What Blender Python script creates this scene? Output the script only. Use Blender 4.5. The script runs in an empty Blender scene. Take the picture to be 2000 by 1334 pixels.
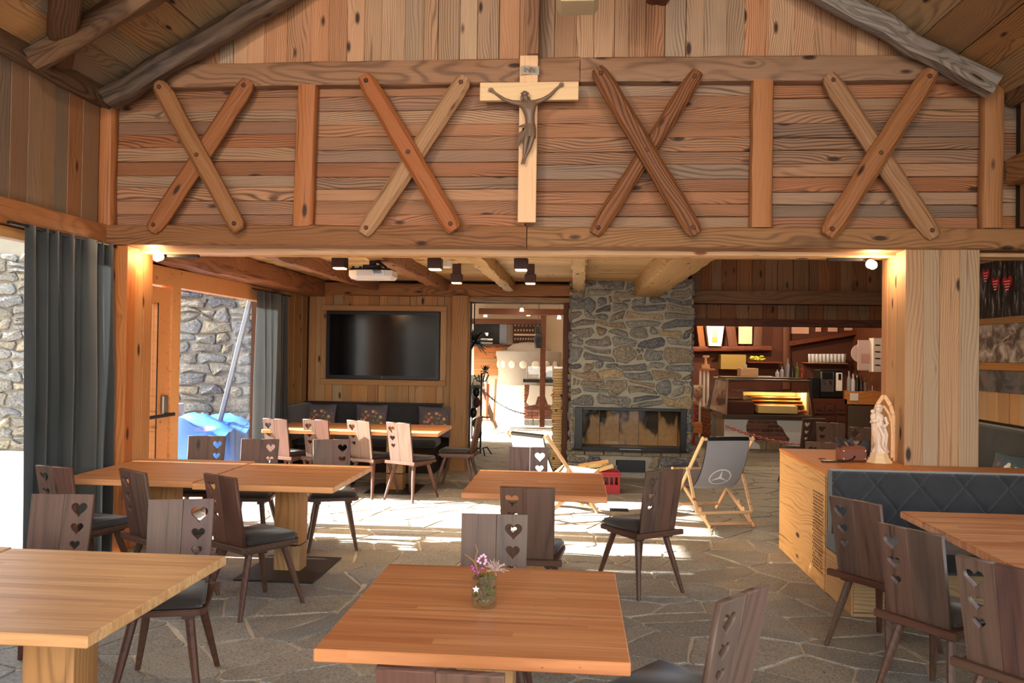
import bpy, bmesh, math, random
from mathutils import Vector, Matrix
from math import sin, cos, pi, radians, sqrt

sc = bpy.context.scene
col = sc.collection
random.seed(7)

# ------------------------------------------------------------------ camera
FPX, EYE = 1570.0, 1.70
YAW, PIT, ROLL = -.0795, .0135, .0147
_f = Vector((sin(YAW) * cos(PIT), cos(YAW) * cos(PIT), sin(PIT)))
_r = Vector((cos(YAW), -sin(YAW), 0))
_u = _r.cross(_f)
CR = (_r * cos(ROLL) + _u * sin(ROLL)).normalized()
CU = CR.cross(_f).normalized()
cam = bpy.data.cameras.new('camera')
cam.sensor_width = 36.0
cam.lens = 36.0 * FPX / 2000.0
cam.clip_start = 0.05
cam.clip_end = 200
camo = bpy.data.objects.new('camera', cam)
col.objects.link(camo)
M = Matrix((CR, CU, -_f)).transposed().to_4x4()
M.translation = Vector((0, 0, EYE))
camo.matrix_world = M
sc.camera = camo


def at(px, py, X=None, Y=None, Z=None):
    """world point seen at photo pixel (px, py) on one axis plane"""
    d = _f + CR * ((px - 1000) / FPX) - CU * ((py - 667) / FPX)
    t = X / d.x if X is not None else Y / d.y if Y is not None else (Z - EYE) / d.z
    return Vector((0, 0, EYE)) + d * t


# ------------------------------------------------------------------ render look
sc.view_settings.view_transform = 'Standard'
sc.view_settings.look = 'None'
sc.view_settings.gamma = 1.0
sc.view_settings.use_curve_mapping = False
sc.view_settings.exposure = 0.0
sc.cycles.use_denoising = True
sc.cycles.max_bounces = 9
sc.cycles.diffuse_bounces = 5
sc.cycles.glossy_bounces = 4
sc.cycles.transmission_bounces = 6
sc.cycles.transparent_max_bounces = 12
sc.cycles.caustics_reflective = False
sc.cycles.caustics_refractive = False
sc.cycles.sample_clamp_indirect = 6.0

# ------------------------------------------------------------------ world and sun
w = bpy.data.worlds.new('sky')
sc.world = w
w.use_nodes = True
nt = w.node_tree
bg = nt.nodes['Background']
sky = nt.nodes.new('ShaderNodeTexSky')
sky.sky_type = 'NISHITA'
sky.sun_disc = False
sky.sun_elevation = radians(24)
sky.sun_rotation = radians(270)
sky.air_density = 1.3
sky.dust_density = 3.0
nt.links.new(sky.outputs[0], bg.inputs[0])
bg.inputs[1].default_value = 1.15

sun = bpy.data.lights.new('sun', 'SUN')
sun.energy = 62.0
sun.angle = radians(0.8)
sun.color = (1.0, 0.97, 0.93)
suno = bpy.data.objects.new('sun', sun)
col.objects.link(suno)
suno.rotation_euler = Vector((1, 0.0, -0.43)).to_track_quat('-Z', 'Y').to_euler()


def area(name, loc, direction, sx, sy, power, color=(1, 1, 1), portal=False):
    l = bpy.data.lights.new(name, 'AREA')
    l.shape = 'RECTANGLE'
    l.size, l.size_y = sx, sy
    l.energy = power
    l.color = color
    if portal:
        l.cycles.is_portal = True
    o = bpy.data.objects.new(name, l)
    col.objects.link(o)
    o.location = loc
    o.rotation_euler = Vector(direction).to_track_quat('-Z', 'Z' if abs(direction[2]) < .9 else 'Y').to_euler()
    return o


# area lights standing in for unseen gable daylight; the right-hand one is added fill
area('daylight_gable_glazing', (-.4, -2.9, 2.3), (0, 1, .02), 6.4, 3.6, 500, (1, .955, .90))
area('right_fill_light', (3.22, .6, 1.6), (-1, .15, 0), 4.6, 2.0, 60, (1, .94, .86))
area('portal_left', (-4.05, 8.4, 1.2), (1, 0, 0), 3.1, 2.4, 1, portal=True)
area('portal_left_front', (-4.05, 4.0, 1.2), (1, 0, 0), 4.6, 2.4, 1, portal=True)
area('portal_back_room', (-4.35, 18.0, 1.2), (1, 0, 0), 5.4, 2.2, 1, portal=True)

# ------------------------------------------------------------------ helpers
XL = -3.94      # left wall
GY = 6.36       # front of the timber gallery wall
RX = -.37       # roof ridge
RZ = 5.78
TP = math.tan(radians(30))


def mesh_obj(name, bm, mat, parent=None, smooth=False, kind=None, label=None):
    me = bpy.data.meshes.new(name)
    bm.normal_update()
    bm.to_mesh(me)
    bm.free()
    if smooth:
        me.shade_smooth()
        me.set_sharp_from_angle(angle=radians(38))
    if mat:
        for m in (mat if isinstance(mat, (list, tuple)) else [mat]):
            me.materials.append(m)
    return link(name, me, parent, kind, label)


def link(name, me, parent=None, kind=None, label=None, mtx=None):
    o = bpy.data.objects.new(name, me)
    col.objects.link(o)
    if parent:
        o.parent = parent
    if mtx is not None:
        o.matrix_basis = mtx
    if kind:
        o['kind'] = kind
    if label:
        o['label'] = label
    return o


def tag(o, label, cat, group=None):
    o['label'] = label
    o['category'] = cat
    if group:
        o['group'] = group
    return o


def thing(name, label, cat, loc=(0, 0, 0), rz=0, group=None):
    o = bpy.data.objects.new(name, None)
    o.empty_display_size = .1
    col.objects.link(o)
    o.location = loc
    o.rotation_euler = (0, 0, rz)
    return tag(o, label, cat, group)


def struct(name, bm, mat):
    return mesh_obj(name, bm, mat, kind='structure')


def struct_empty(name):
    o = bpy.data.objects.new(name, None)
    col.objects.link(o)
    o['kind'] = 'structure'
    return o


def add_box(bm, c, s, rot=None, bev=0, mi=0):
    """box with centre c and full size s"""
    r = bmesh.ops.create_cube(bm, size=1.0)
    vs = r['verts']
    for v in vs:
        v.co = Vector((v.co.x * s[0], v.co.y * s[1], v.co.z * s[2]))
    if bev:
        es = list({e for v in vs for e in v.link_edges})
        rb = bmesh.ops.bevel(bm, geom=es, offset=bev, segments=1, affect='EDGES')
        vs = list({v for f in rb['faces'] for v in f.verts} | {v for v in vs if v.is_valid})
    for v in vs:
        co = v.co
        if rot:
            co = rot @ co
        v.co = co + Vector(c)
    if mi:
        for f in {f for v in vs for f in v.link_faces}:
            f.material_index = mi
    return vs


def bxr(bm, x0, x1, y0, y1, z0, z1, bev=0, mi=0):
    return add_box(bm, ((x0 + x1) / 2, (y0 + y1) / 2, (z0 + z1) / 2), (abs(x1 - x0), abs(y1 - y0), abs(z1 - z0)), None, bev, mi)


def box_part(name, parent, mat, x0, x1, y0, y1, z0, z1, bev=.003, **k):
    bm = bmesh.new()
    bxr(bm, x0, x1, y0, y1, z0, z1, bev)
    return mesh_obj(name, bm, mat, parent, **k)


def add_bar(bm, p0, p1, w, d=None, bev=0, up=(0, 0, 1)):
    """square bar between two points"""
    p0, p1 = Vector(p0), Vector(p1)
    d = d or w
    x = (p1 - p0)
    L = x.length
    x.normalize()
    up = Vector(up)
    if abs(x.dot(up)) > .98:
        up = Vector((0, 1, 0))
    y = up.cross(x).normalized()
    z = x.cross(y)
    R = Matrix((x, y, z)).transposed()
    return add_box(bm, (p0 + p1) / 2, (L, w, d), R, bev)


def add_tube(bm, pts, r, seg=8, cap=True):
    pts = [Vector(p) for p in pts]
    rs = r if isinstance(r, (list, tuple)) else [r] * len(pts)
    rings = []
    for i, p in enumerate(pts):
        t = (pts[min(i + 1, len(pts) - 1)] - pts[max(i - 1, 0)]).normalized()
        a = Vector((0, 0, 1)) if abs(t.z) < .9 else Vector((1, 0, 0))
        u = t.cross(a).normalized()
        v = t.cross(u)
        rings.append([bm.verts.new(p + (u * cos(2 * pi * k / seg) + v * sin(2 * pi * k / seg)) * rs[i]) for k in range(seg)])
    for a, b in zip(rings, rings[1:]):
        for k in range(seg):
            bm.faces.new((a[k], a[(k + 1) % seg], b[(k + 1) % seg], b[k]))
    if cap:
        bm.faces.new(rings[0][::-1])
        bm.faces.new(rings[-1])


def add_lathe(bm, prof, seg=24, c=(0, 0, 0), mi=0, squash=None):
    """prof: list of (r, z)"""
    c = Vector(c)
    rings = []
    for r, z in prof:
        if r < 1e-5:
            rings.append([bm.verts.new(c + Vector((0, 0, z)))])
        else:
            rings.append([bm.verts.new(c + Vector((r * cos(2 * pi * k / seg), r * sin(2 * pi * k / seg) * (squash or 1), z))) for k in range(seg)])
    for a, b in zip(rings, rings[1:]):
        for k in range(seg):
            k2 = (k + 1) % seg
            if len(a) == 1 and len(b) == 1:
                continue
            if len(a) == 1:
                f = bm.faces.new((a[0], b[k2], b[k]))
            elif len(b) == 1:
                f = bm.faces.new((a[k], a[k2], b[0]))
            else:
                f = bm.faces.new((a[k], a[k2], b[k2], b[k]))
            f.material_index = mi


def add_ball(bm, c, r, sub=1, s=(1, 1, 1)):
    rr = bmesh.ops.create_icosphere(bm, subdivisions=sub, radius=r)
    for v in rr['verts']:
        v.co = Vector((v.co.x * s[0], v.co.y * s[1], v.co.z * s[2])) + Vector(c)
    return rr['verts']


_pc = {}


def plank(parent, c, u, n, L, W, T, mat, name='plank', bev=.004, label=None):
    """board with its length along unit vector u and outer face along n; its mesh is its own so that grain follows it"""
    u, n = Vector(u).normalized(), Vector(n).normalized()
    v = n.cross(u)
    key = (round(L, 2), round(W, 2), round(T, 3), mat.name)
    me = _pc.get(key)
    if me is None:
        bm = bmesh.new()
        add_box(bm, (0, 0, 0), (L, W, T), None, bev)
        bm.normal_update()
        me = bpy.data.meshes.new(name)
        bm.to_mesh(me)
        bm.free()
        me.materials.append(mat)
        _pc[key] = me
    m = Matrix((u, v, n)).transposed().to_4x4()
    m.translation = Vector(c)
    sx, sy = L / key[0], W / key[1]
    o = link(name, me, parent, label=label)
    o.matrix_basis = m @ Matrix.Diagonal((sx, sy, 1, 1))
    return o


def log(bm, p0, p1, w, d, rough=.01, seg=14, up=(0, 0, 1), taper=1.0, rnd=.35, rs=None):
    """hewn beam: rounded rectangle section that wavers along its length; built around its own x axis"""
    r = rs or random
    p0, p1 = Vector(p0), Vector(p1)
    x = (p1 - p0)
    L = x.length
    x.normalize()
    up = Vector(up)
    y = up.cross(x).normalized()
    z = x.cross(y)
    a, b = w / 2, d / 2
    q = rnd * min(a, b)
    sec = [(a, -b + q), (a, 0), (a, b - q), (a - q * .3, b - q * .3), (a - q, b), (0, b), (-a + q, b), (-a + q * .3, b - q * .3), (-a, b - q), (-a, 0), (-a, -b + q),
           (-a + q * .3, -b + q * .3), (-a + q, -b), (0, -b), (a - q, -b), (a - q * .3, -b + q * .3)]
    rings = []
    offs = [(r.uniform(-1, 1), r.uniform(-1, 1)) for _ in range(seg + 1)]
    ph = [r.uniform(-1, 1) for _ in sec]
    for i in range(seg + 1):
        t = i / seg
        k = 1 + (taper - 1) * t
        oy, oz = offs[i][0] * rough, offs[i][1] * rough
        ring = []
        for j, (sy, sz) in enumerate(sec):
            e = 1 + (r.uniform(-1, 1) * rough * .6 + ph[j] * rough * .3) / max(a, b)
            ring.append(bm.verts.new(p0 + x * (L * t) + y * (sy * k * e + oy * .5) + z * (sz * k * e + oz * .5)))
        rings.append(ring)
    N = len(sec)
    for A, B in zip(rings, rings[1:]):
        for k in range(N):
            bm.faces.new((A[k], A[(k + 1) % N], B[(k + 1) % N], B[k]))
    bm.faces.new(rings[0][::-1])
    bm.faces.new(rings[-1])


def log_obj(name, p0, p1, w, d, mat, parent=None, **k):
    """log as object whose local x runs along the timber"""
    p0, p1 = Vector(p0), Vector(p1)
    L = (p1 - p0).length
    x = (p1 - p0).normalized()
    up = Vector(k.pop('up', (0, 0, 1)))
    if abs(x.dot(up)) > .98:
        up = Vector((0, 1, 0))
    y = up.cross(x).normalized()
    z = x.cross(y)
    bm = bmesh.new()
    log(bm, (-L / 2, 0, 0), (L / 2, 0, 0), w, d, seg=max(4, int(L / .22)), **k)
    m = Matrix((x, y, z)).transposed().to_4x4()
    m.translation = (p0 + p1) / 2
    o = mesh_obj(name, bm, mat, parent, smooth=True)
    o.matrix_basis = m
    return o


# ---------------------------------------------------- stone cells
def clip(poly, px, py, nx, ny):
    """keep the side where (p - (px,py)).n <= 0"""
    out = []
    m = len(poly)
    for i in range(m):
        a, b = poly[i], poly[(i + 1) % m]
        da = (a[0] - px) * nx + (a[1] - py) * ny
        db = (b[0] - px) * nx + (b[1] - py) * ny
        if da <= 0:
            out.append(a)
        if da * db < 0:
            t = da / (da - db)
            out.append((a[0] + (b[0] - a[0]) * t, a[1] + (b[1] - a[1]) * t))
    return out


def cells(pts, x0, x1, y0, y1, gap, sy=1.0):
    """convex cells around points inside a rectangle, y stretched by sy, shrunk by gap"""
    P2 = [(x, y * sy) for x, y in pts]
    g = {}
    S = max(.12, sqrt((x1 - x0) * (y1 - y0) * sy / len(pts)))
    for i, (x, y) in enumerate(P2):
        g.setdefault((int(x // S), int(y // S)), []).append(i)
    res = []
    for i, (x, y) in enumerate(P2):
        cx, cy = int(x // S), int(y // S)
        nb = [j for a in range(-3, 4) for b in range(-3, 4) for j in g.get((cx + a, cy + b), ()) if j != i]
        nb.sort(key=lambda j: (P2[j][0] - x) ** 2 + (P2[j][1] - y) ** 2)
        poly = [(x0 + gap / 2, y0 * sy + gap / 2), (x1 - gap / 2, y0 * sy + gap / 2), (x1 - gap / 2, y1 * sy - gap / 2), (x0 + gap / 2, y1 * sy - gap / 2)]
        for j in nb[:22]:
            dx, dy = P2[j][0] - x, P2[j][1] - y
            L = sqrt(dx * dx + dy * dy)
            if L < 1e-6:
                continue
            nx, ny = dx / L, dy / L
            k = (L - gap * (1 + (sy - 1) * abs(ny))) / 2
            poly = clip(poly, x + nx * k, y + ny * k, nx, ny)
            if len(poly) < 3:
                break
        if len(poly) >= 3:
            res.append([(a, b / sy) for a, b in poly])
    return res


def rough_poly(poly, r, step=.12, amp=.012, cut=.18):
    """cut the corners and waver the edges of a stone outline"""
    out = []
    m = len(poly)
    for i in range(m):
        a, b = Vector(poly[i]), Vector(poly[(i + 1) % m])
        L = (b - a).length
        if L < 1e-4:
            continue
        c = min(cut * L, .05)
        out.append(a + (b - a) * (c / L))
        n = int(L / step)
        t = (b - a).normalized()
        nn = Vector((t.y, -t.x))
        for k in range(1, n):
            out.append(a + (b - a) * (k / n) - nn * r.uniform(-.6, 1) * amp)
        out.append(b - (b - a) * (c / L))
    if len(out) > 14:
        out = out[::2] if len(out) > 22 else out
    return out


def add_stone(bm, poly, T, bev, bulge, r, O=None, u=None, v=None, n=None, jit=.004):
    """stone slab: poly in (u,v) coordinates, thickness T up along n"""
    cx = sum(p[0] for p in poly) / len(poly)
    cy = sum(p[1] for p in poly) / len(poly)
    O = O or Vector((0, 0, 0))
    u = u or Vector((1, 0, 0))
    v = v or Vector((0, 1, 0))
    n = n or Vector((0, 0, 1))
    tx, ty = r.uniform(-1, 1) * jit * 3, r.uniform(-1, 1) * jit * 3

    def P(x, y, h):
        return O + u * x + v * y + n * h
    A, B, C = [], [], []
    for x, y in poly:
        dx, dy = cx - x, cy - y
        L = sqrt(dx * dx + dy * dy) + 1e-6
        k = min(bev / L, .5)
        A.append(bm.verts.new(P(x, y, 0)))
        B.append(bm.verts.new(P(x, y, T - bev + r.uniform(-jit, jit) * .3)))
        h = T + tx * dx + ty * dy + r.uniform(-jit, jit)
        C.append(bm.verts.new(P(x + dx * k, y + dy * k, h)))
    if bulge:
        D = []
        for x, y in poly:
            dx, dy = cx - x, cy - y
            k = .42
            D.append(bm.verts.new(P(x + dx * k, y + dy * k, T + bulge * r.uniform(.5, 1.1) + tx * dx + ty * dy)))
        rings = [A, B, C, D]
    else:
        rings = [A, B, C]
    m = len(poly)
    for a, b in zip(rings, rings[1:]):
        for k in range(m):
            bm.faces.new((a[k], a[(k + 1) % m], b[(k + 1) % m], b[k]))
    top = rings[-1]
    c = bm.verts.new(P(cx, cy, T + (bulge * r.uniform(.8, 1.3) if bulge else 0)))
    for k in range(m):
        bm.faces.new((top[k], top[(k + 1) % m], c))


def masonry(parent, O, u, v, n, W, H, cw, ch, T, mat, seed, gap=.018, bulge=.014, name='stone', sy=1.5, holes=()):
    """rubble laid in loose courses on a rectangle: every stone an object with wavering, broken-off corners"""
    r = random.Random(seed)

    def wob(x, y):
        if x < .004 or x > W - .004:
            dx = 0
        else:
            dx = .028 * sin(x * 17 + y * 9 + seed) + .018 * sin(y * 31 + seed * 2 - x * 7)
        if y < .004 or y > H - .004:
            dy = 0
        else:
            dy = .026 * sin(x * 9 + y * 13 + seed * 3) + .016 * sin(x * 23 - y * 11 + seed)
        k = min(1, cw / .25)
        return x + dx * k, y + dy * k
    rects = []
    y = 0
    while y < H - .005:
        h = ch * r.uniform(.65, 1.5)
        if y + h > H - ch * .45:
            h = H - y
        x = 0
        while x < W - .005:
            w_ = cw * r.uniform(.45, 1.5) * (.75 + .35 * h / ch)
            if x + w_ > W - cw * .35:
                w_ = W - x
            q = r.random()
            if h > ch * 1.05 and q < .35 and w_ > cw * .6:
                c = h * r.uniform(.35, .65)
                rects.append((x, x + w_, y, y + c))
                rects.append((x, x + w_, y + c, y + h))
            elif h > ch * 1.1 and q < .5:
                c = h * r.uniform(.4, .6)
                c2 = w_ * r.uniform(.4, .6)
                rects.append((x, x + w_, y, y + c))
                rects.append((x, x + c2, y + c, y + h))
                rects.append((x + c2, x + w_, y + c, y + h))
            else:
                rects.append((x, x + w_, y, y + h))
            x += w_
        y += h
    O, u, v, n = Vector(O), Vector(u), Vector(v), Vector(n)
    k = 0
    for x0, x1, y0, y1 in rects:
        cx, cy = (x0 + x1) / 2, (y0 + y1) / 2
        if any(a < cx < b and c < cy < d for a, b, c, d in holes):
            continue
        g = gap / 2 * r.uniform(.7, 1.5)
        g = min(g, (x1 - x0) * .2, (y1 - y0) * .2)
        w_, h = x1 - x0, y1 - y0
        c1, c2 = min(w_, h) * .28, min(w_, h) * .28
        out = []
        # walk the outline, corners broken by random amounts
        cs = [(x0, y0, 1, 1), (x1, y0, -1, 1), (x1, y1, -1, -1), (x0, y1, 1, -1)]
        for i, (X, Y, sx, sy_) in enumerate(cs):
            a, b = c1 * r.uniform(.15, 1.2), c2 * r.uniform(.15, 1.2)
            p1 = (X + sx * g, Y + sy_ * (g + b))
            p2 = (X + sx * (g + a), Y + sy_ * g)
            pp = (p1, p2) if i in (0, 2) else (p2, p1)
            out += list(pp)
            nx, ny = cs[(i + 1) % 4][:2]
            if math.dist((X, Y), (nx, ny)) > .13:
                mx, my = (X + nx) / 2, (Y + ny) / 2
                out.append((mx + (g * r.uniform(.3, 1.6) * (1 if mx < cx else -1) if abs(mx - cx) > w_ * .3 else w_ * r.uniform(-.1, .1)),
                            my + (g * r.uniform(.3, 1.6) * (1 if my < cy else -1) if abs(my - cy) > h * .3 else h * r.uniform(-.1, .1))))
        q = [wob(*p) for p in out]
        cx = sum(p[0] for p in q) / len(q)
        cy = sum(p[1] for p in q) / len(q)
        q = [(p[0] - cx, p[1] - cy) for p in q]
        bm = bmesh.new()
        add_stone(bm, q, T + r.uniform(-.008, .012), .012, bulge, r, jit=.007)
        m = Matrix((u, v, n)).transposed().to_4x4()
        m.translation = O + u * cx + v * cy
        o = mesh_obj(name, bm, mat, parent)
        o.matrix_basis = m
        k += 1
    return k


# ------------------------------------------------------------------ materials
def srgb(r, g, b):
    f = lambda c: (c / 255) / 12.92 if c / 255 <= .04045 else ((c / 255 + .055) / 1.055) ** 2.4
    return (f(r), f(g), f(b), 1)


class NT:
    def __init__(s, name):
        s.m = bpy.data.materials.new(name)
        s.m.use_nodes = True
        s.t = s.m.node_tree
        s.p = s.t.nodes['Principled BSDF']
        s.out = s.t.nodes['Material Output']

    def n(s, typ, **k):
        nd = s.t.nodes.new(typ)
        for a, b in k.items():
            setattr(nd, a, b)
        return nd

    def l(s, a, b):
        s.t.links.new(a, b)

    def math(s, op, a, b=None, c=None, clamp=False):
        nd = s.n('ShaderNodeMath', operation=op)
        nd.use_clamp = clamp
        for i, x in enumerate((a, b, c)):
            if x is None:
                continue
            if isinstance(x, (int, float)):
                nd.inputs[i].default_value = x
            else:
                s.l(x, nd.inputs[i])
        return nd.outputs[0]

    def mix(s, fac, a, b, typ='MIX'):
        nd = s.n('ShaderNodeMix', data_type='RGBA', blend_type=typ)
        for i, x in ((0, fac), (6, a), (7, b)):
            if isinstance(x, (int, float)):
                nd.inputs[i].default_value = x
            elif isinstance(x, tuple):
                nd.inputs[i].default_value = x
            else:
                s.l(x, nd.inputs[i])
        return nd.outputs[2]

    def noise(s, vec, scale, detail=3, rough=.5, dist=0):
        nd = s.n('ShaderNodeTexNoise')
        nd.inputs['Scale'].default_value = scale
        nd.inputs['Detail'].default_value = detail
        nd.inputs['Roughness'].default_value = rough
        nd.inputs['Distortion'].default_value = dist
        if vec is not None:
            s.l(vec, nd.inputs['Vector'])
        return nd.outputs[0]

    def mapping(s, vec, scale=(1, 1, 1), loc=None, rot=None):
        nd = s.n('ShaderNodeMapping')
        nd.inputs['Scale'].default_value = scale
        if rot:
            nd.inputs['Rotation'].default_value = rot
        if loc is not None:
            if isinstance(loc, tuple):
                nd.inputs['Location'].default_value = loc
            else:
                s.l(loc, nd.inputs['Location'])
        s.l(vec, nd.inputs['Vector'])
        return nd.outputs[0]

    def ramp(s, fac, stops, interp='LINEAR'):
        nd = s.n('ShaderNodeValToRGB')
        cr = nd.color_ramp
        cr.interpolation = interp
        while len(cr.elements) < len(stops):
            cr.elements.new(.5)
        for e, (p, c) in zip(cr.elements, stops):
            e.position = p
            e.color = c
        s.l(fac, nd.inputs[0])
        return nd.outputs[0]

    def bump(s, h, strength=.3, dist=.01):
        nd = s.n('ShaderNodeBump')
        nd.inputs['Strength'].default_value = strength
        nd.inputs['Distance'].default_value = dist
        s.l(h, nd.inputs['Height'])
        s.l(nd.outputs[0], s.p.inputs['Normal'])

    def set(s, **k):
        for a, b in k.items():
            s.p.inputs[a.replace('_', ' ')].default_value = b
        return s


def rand_loc(m):
    oi = m.n('ShaderNodeObjectInfo')
    cb = m.n('ShaderNodeCombineXYZ')
    a = m.math('MULTIPLY', oi.outputs['Random'], 91.7)
    b = m.math('MULTIPLY', oi.outputs['Random'], 53.3)
    c = m.math('MULTIPLY', oi.outputs['Random'], 37.1)
    for i, x in enumerate((a, b, c)):
        m.l(x, cb.inputs[i])
    return cb.outputs[0], oi.outputs['Random']


def wood(name, light, dark, knot=(60, 35, 22), ring=34, amp=7, contrast=.55, rough=.62, var=.3, grey=None, greyamt=0, hue=None, bump=.35, knots=1.0, axis='X', spec=.35, fine=.35, warp=1.0):
    m = NT(name)
    tc = m.n('ShaderNodeTexCoord')
    loc, rnd = rand_loc(m)
    vec = tc.outputs['Object']
    if axis == 'Z':
        vec = m.mapping(vec, rot=(0, radians(90), 0))
    elif axis == 'Y':
        vec = m.mapping(vec, rot=(0, 0, radians(90)))
    add = m.n('ShaderNodeVectorMath', operation='ADD')
    m.l(vec, add.inputs[0])
    m.l(loc, add.inputs[1])
    v = add.outputs[0]
    warpn = m.noise(m.mapping(v, (.55 * warp, 2.4 * warp, 2.4 * warp)), 1.0, 2.0, .45)
    sep = m.n('ShaderNodeSeparateXYZ')
    m.l(v, sep.inputs[0])
    vo = m.n('ShaderNodeTexVoronoi')
    m.l(m.mapping(v, (2.0, 5.5, 5.5)), vo.inputs['Vector'])
    vo.inputs['Scale'].default_value = 1.0
    kd = vo.outputs['Distance']
    near = m.math('POWER', 2.718, m.math('MULTIPLY', kd, -7.0))
    ph = m.math('ADD', m.math('MULTIPLY', sep.outputs[1], ring), m.math('MULTIPLY', warpn, amp * 2.2))
    ph = m.math('ADD', ph, m.math('MULTIPLY', sep.outputs[2], ring * .35))
    ph = m.math('ADD', ph, m.math('MULTIPLY', near, 3.2 * knots))
    s1 = m.math('MULTIPLY_ADD', m.math('SINE', m.math('MULTIPLY', ph, 6.283)), .5, .5)
    s1 = m.math('POWER', s1, 2.6)
    fn = m.noise(m.mapping(v, (2.6, 95, 95)), 1.0, 5.0, .68)
    blot = m.noise(m.mapping(v, (.8, 3, 3)), 1.0, 3.0, .55)
    calm = m.noise(m.mapping(v, (.5, 5, 5)), 1.0, 2.0, .5)
    s1 = m.math('MULTIPLY', s1, m.math('MAXIMUM', m.math('MULTIPLY', m.math('SUBTRACT', calm, .36), 5.0, clamp=True), .22))
    fac = m.math('ADD', m.math('MULTIPLY', s1, contrast), m.math('MULTIPLY', m.math('SUBTRACT', fn, .35), fine), clamp=True)
    c = m.mix(fac, srgb(*light), srgb(*dark))
    crk = m.math('MULTIPLY', m.math('SUBTRACT', m.noise(m.mapping(v, (1.1, 42, 42)), 1.0, 2.0, .5), .64, clamp=True), 7.0, clamp=True)
    if grey:
        g = m.math('MULTIPLY', m.math('ADD', m.math('SUBTRACT', blot, .5), m.math('SUBTRACT', m.math('FRACT', m.math('MULTIPLY', rnd, 7.31)), .45)), 1.7 * greyamt, clamp=True)
        c = m.mix(g, c, m.mix(fac, srgb(*grey), srgb(*[int(x * .62) for x in grey])))
    kn = m.math('MULTIPLY', m.math('SUBTRACT', 1.0, m.math('MULTIPLY', kd, 7.2), clamp=True), 2.2 * knots, clamp=True)
    c = m.mix(kn, c, srgb(*knot))
    c = m.mix(m.math('MULTIPLY', crk, .75), c, srgb(*[int(x * .8) for x in knot]))
    hs = m.n('ShaderNodeHueSaturation')
    m.l(c, hs.inputs['Color'])
    rv = m.math('FRACT', m.math('MULTIPLY', rnd, 13.7))
    m.l(m.math('ADD', m.math('MULTIPLY', m.math('ADD', m.math('MULTIPLY', rv, .8), m.math('MULTIPLY', blot, .6)), var), 1 - var * .7), hs.inputs['Value'])
    rh = m.math('FRACT', m.math('MULTIPLY', rnd, 29.3))
    m.l(m.math('MULTIPLY_ADD', rh, .020, .494), hs.inputs['Hue'])
    m.l(m.math('MULTIPLY_ADD', rh, -.25 * min(1, var * 2.5), 1.08), hs.inputs['Saturation'])
    m.l(hs.outputs[0], m.p.inputs['Base Color'])
    h = m.math('ADD', m.math('MULTIPLY', s1, -.35), m.math('MULTIPLY', fn, .7))
    m.bump(h, bump, .004)
    m.set(Roughness=rough)
    m.p.inputs['Specular IOR Level'].default_value = spec
    return m.m


def plain(name, rgb, rough=.5, metal=0, emit=None, estr=0, var=0, spec=.5, coat=0):
    m = NT(name)
    c = srgb(*rgb)
    m.set(Base_Color=c, Roughness=rough, Metallic=metal)
    m.p.inputs['Specular IOR Level'].default_value = spec
    if coat:
        m.p.inputs['Coat Weight'].default_value = coat
    if var:
        tc = m.n('ShaderNodeTexCoord')
        nz = m.noise(tc.outputs['Object'], 9, 4, .6)
        m.l(m.mix(m.math('MULTIPLY', nz, var), c, tuple(x * .45 for x in c[:3]) + (1,)), m.p.inputs['Base Color'])
        m.bump(m.noise(tc.outputs['Object'], 60, 3, .6), .12, .004)
    if emit:
        m.p.inputs['Emission Color'].default_value = srgb(*emit)
        m.p.inputs['Emission Strength'].default_value = estr
    return m.m


def stone_mat(name, tones, rough=.85, sc=9, bump=.6, fine=45, streak=(1, 1, 1), spk=1.0):
    m = NT(name)
    tc = m.n('ShaderNodeTexCoord')
    loc, rnd = rand_loc(m)
    add = m.n('ShaderNodeVectorMath', operation='ADD')
    m.l(m.mapping(tc.outputs['Object'], streak), add.inputs[0])
    m.l(loc, add.inputs[1])
    v = add.outputs[0]
    stops = [((i + .5) / len(tones), srgb(*t)) for i, t in enumerate(tones)]
    base = m.ramp(m.math('FRACT', m.math('MULTIPLY', rnd, 5.77)), stops, 'LINEAR')
    n1 = m.noise(v, sc, 5, .6, .3)
    n2 = m.noise(v, fine, 4, .65)
    c = m.mix(m.math('MULTIPLY', n1, .8), base, m.mix(.55, base, (.02, .02, .02, 1)), 'MIX')
    lt = m.math('MULTIPLY', m.math('SUBTRACT', n2, .54, clamp=True), 4.2 * spk, clamp=True)
    c = m.mix(lt, c, m.mix(.45, base, srgb(222, 214, 196)))
    dk = m.math('MULTIPLY', m.math('SUBTRACT', .46, n2, clamp=True), 5.0 * spk, clamp=True)
    c = m.mix(dk, c, (.025, .022, .018, 1))
    m.l(c, m.p.inputs['Base Color'])
    m.bump(m.math('ADD', m.math('MULTIPLY', n1, 1.0), m.math('MULTIPLY', n2, .45)), bump, .02)
    m.set(Roughness=rough)
    m.p.inputs['Specular IOR Level'].default_value = .3
    return m.m


def glass_mat(name, tint=(1, 1, 1), gloss=.09):
    m = NT(name)
    tr = m.n('ShaderNodeBsdfTransparent')
    tr.inputs[0].default_value = (*tint, 1)
    gl = m.n('ShaderNodeBsdfGlossy')
    gl.inputs['Roughness'].default_value = .02
    lw = m.n('ShaderNodeLayerWeight')
    fr = m.math('MULTIPLY', m.math('POWER', lw.outputs['Facing'], 5.0), .8)
    mx = m.n('ShaderNodeMixShader')
    m.l(m.math('ADD', fr, gloss * .5, clamp=True), mx.inputs[0])
    m.l(tr.outputs[0], mx.inputs[1])
    m.l(gl.outputs[0], mx.inputs[2])
    m.l(mx.outputs[0], m.out.inputs[0])
    return m.m


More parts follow.
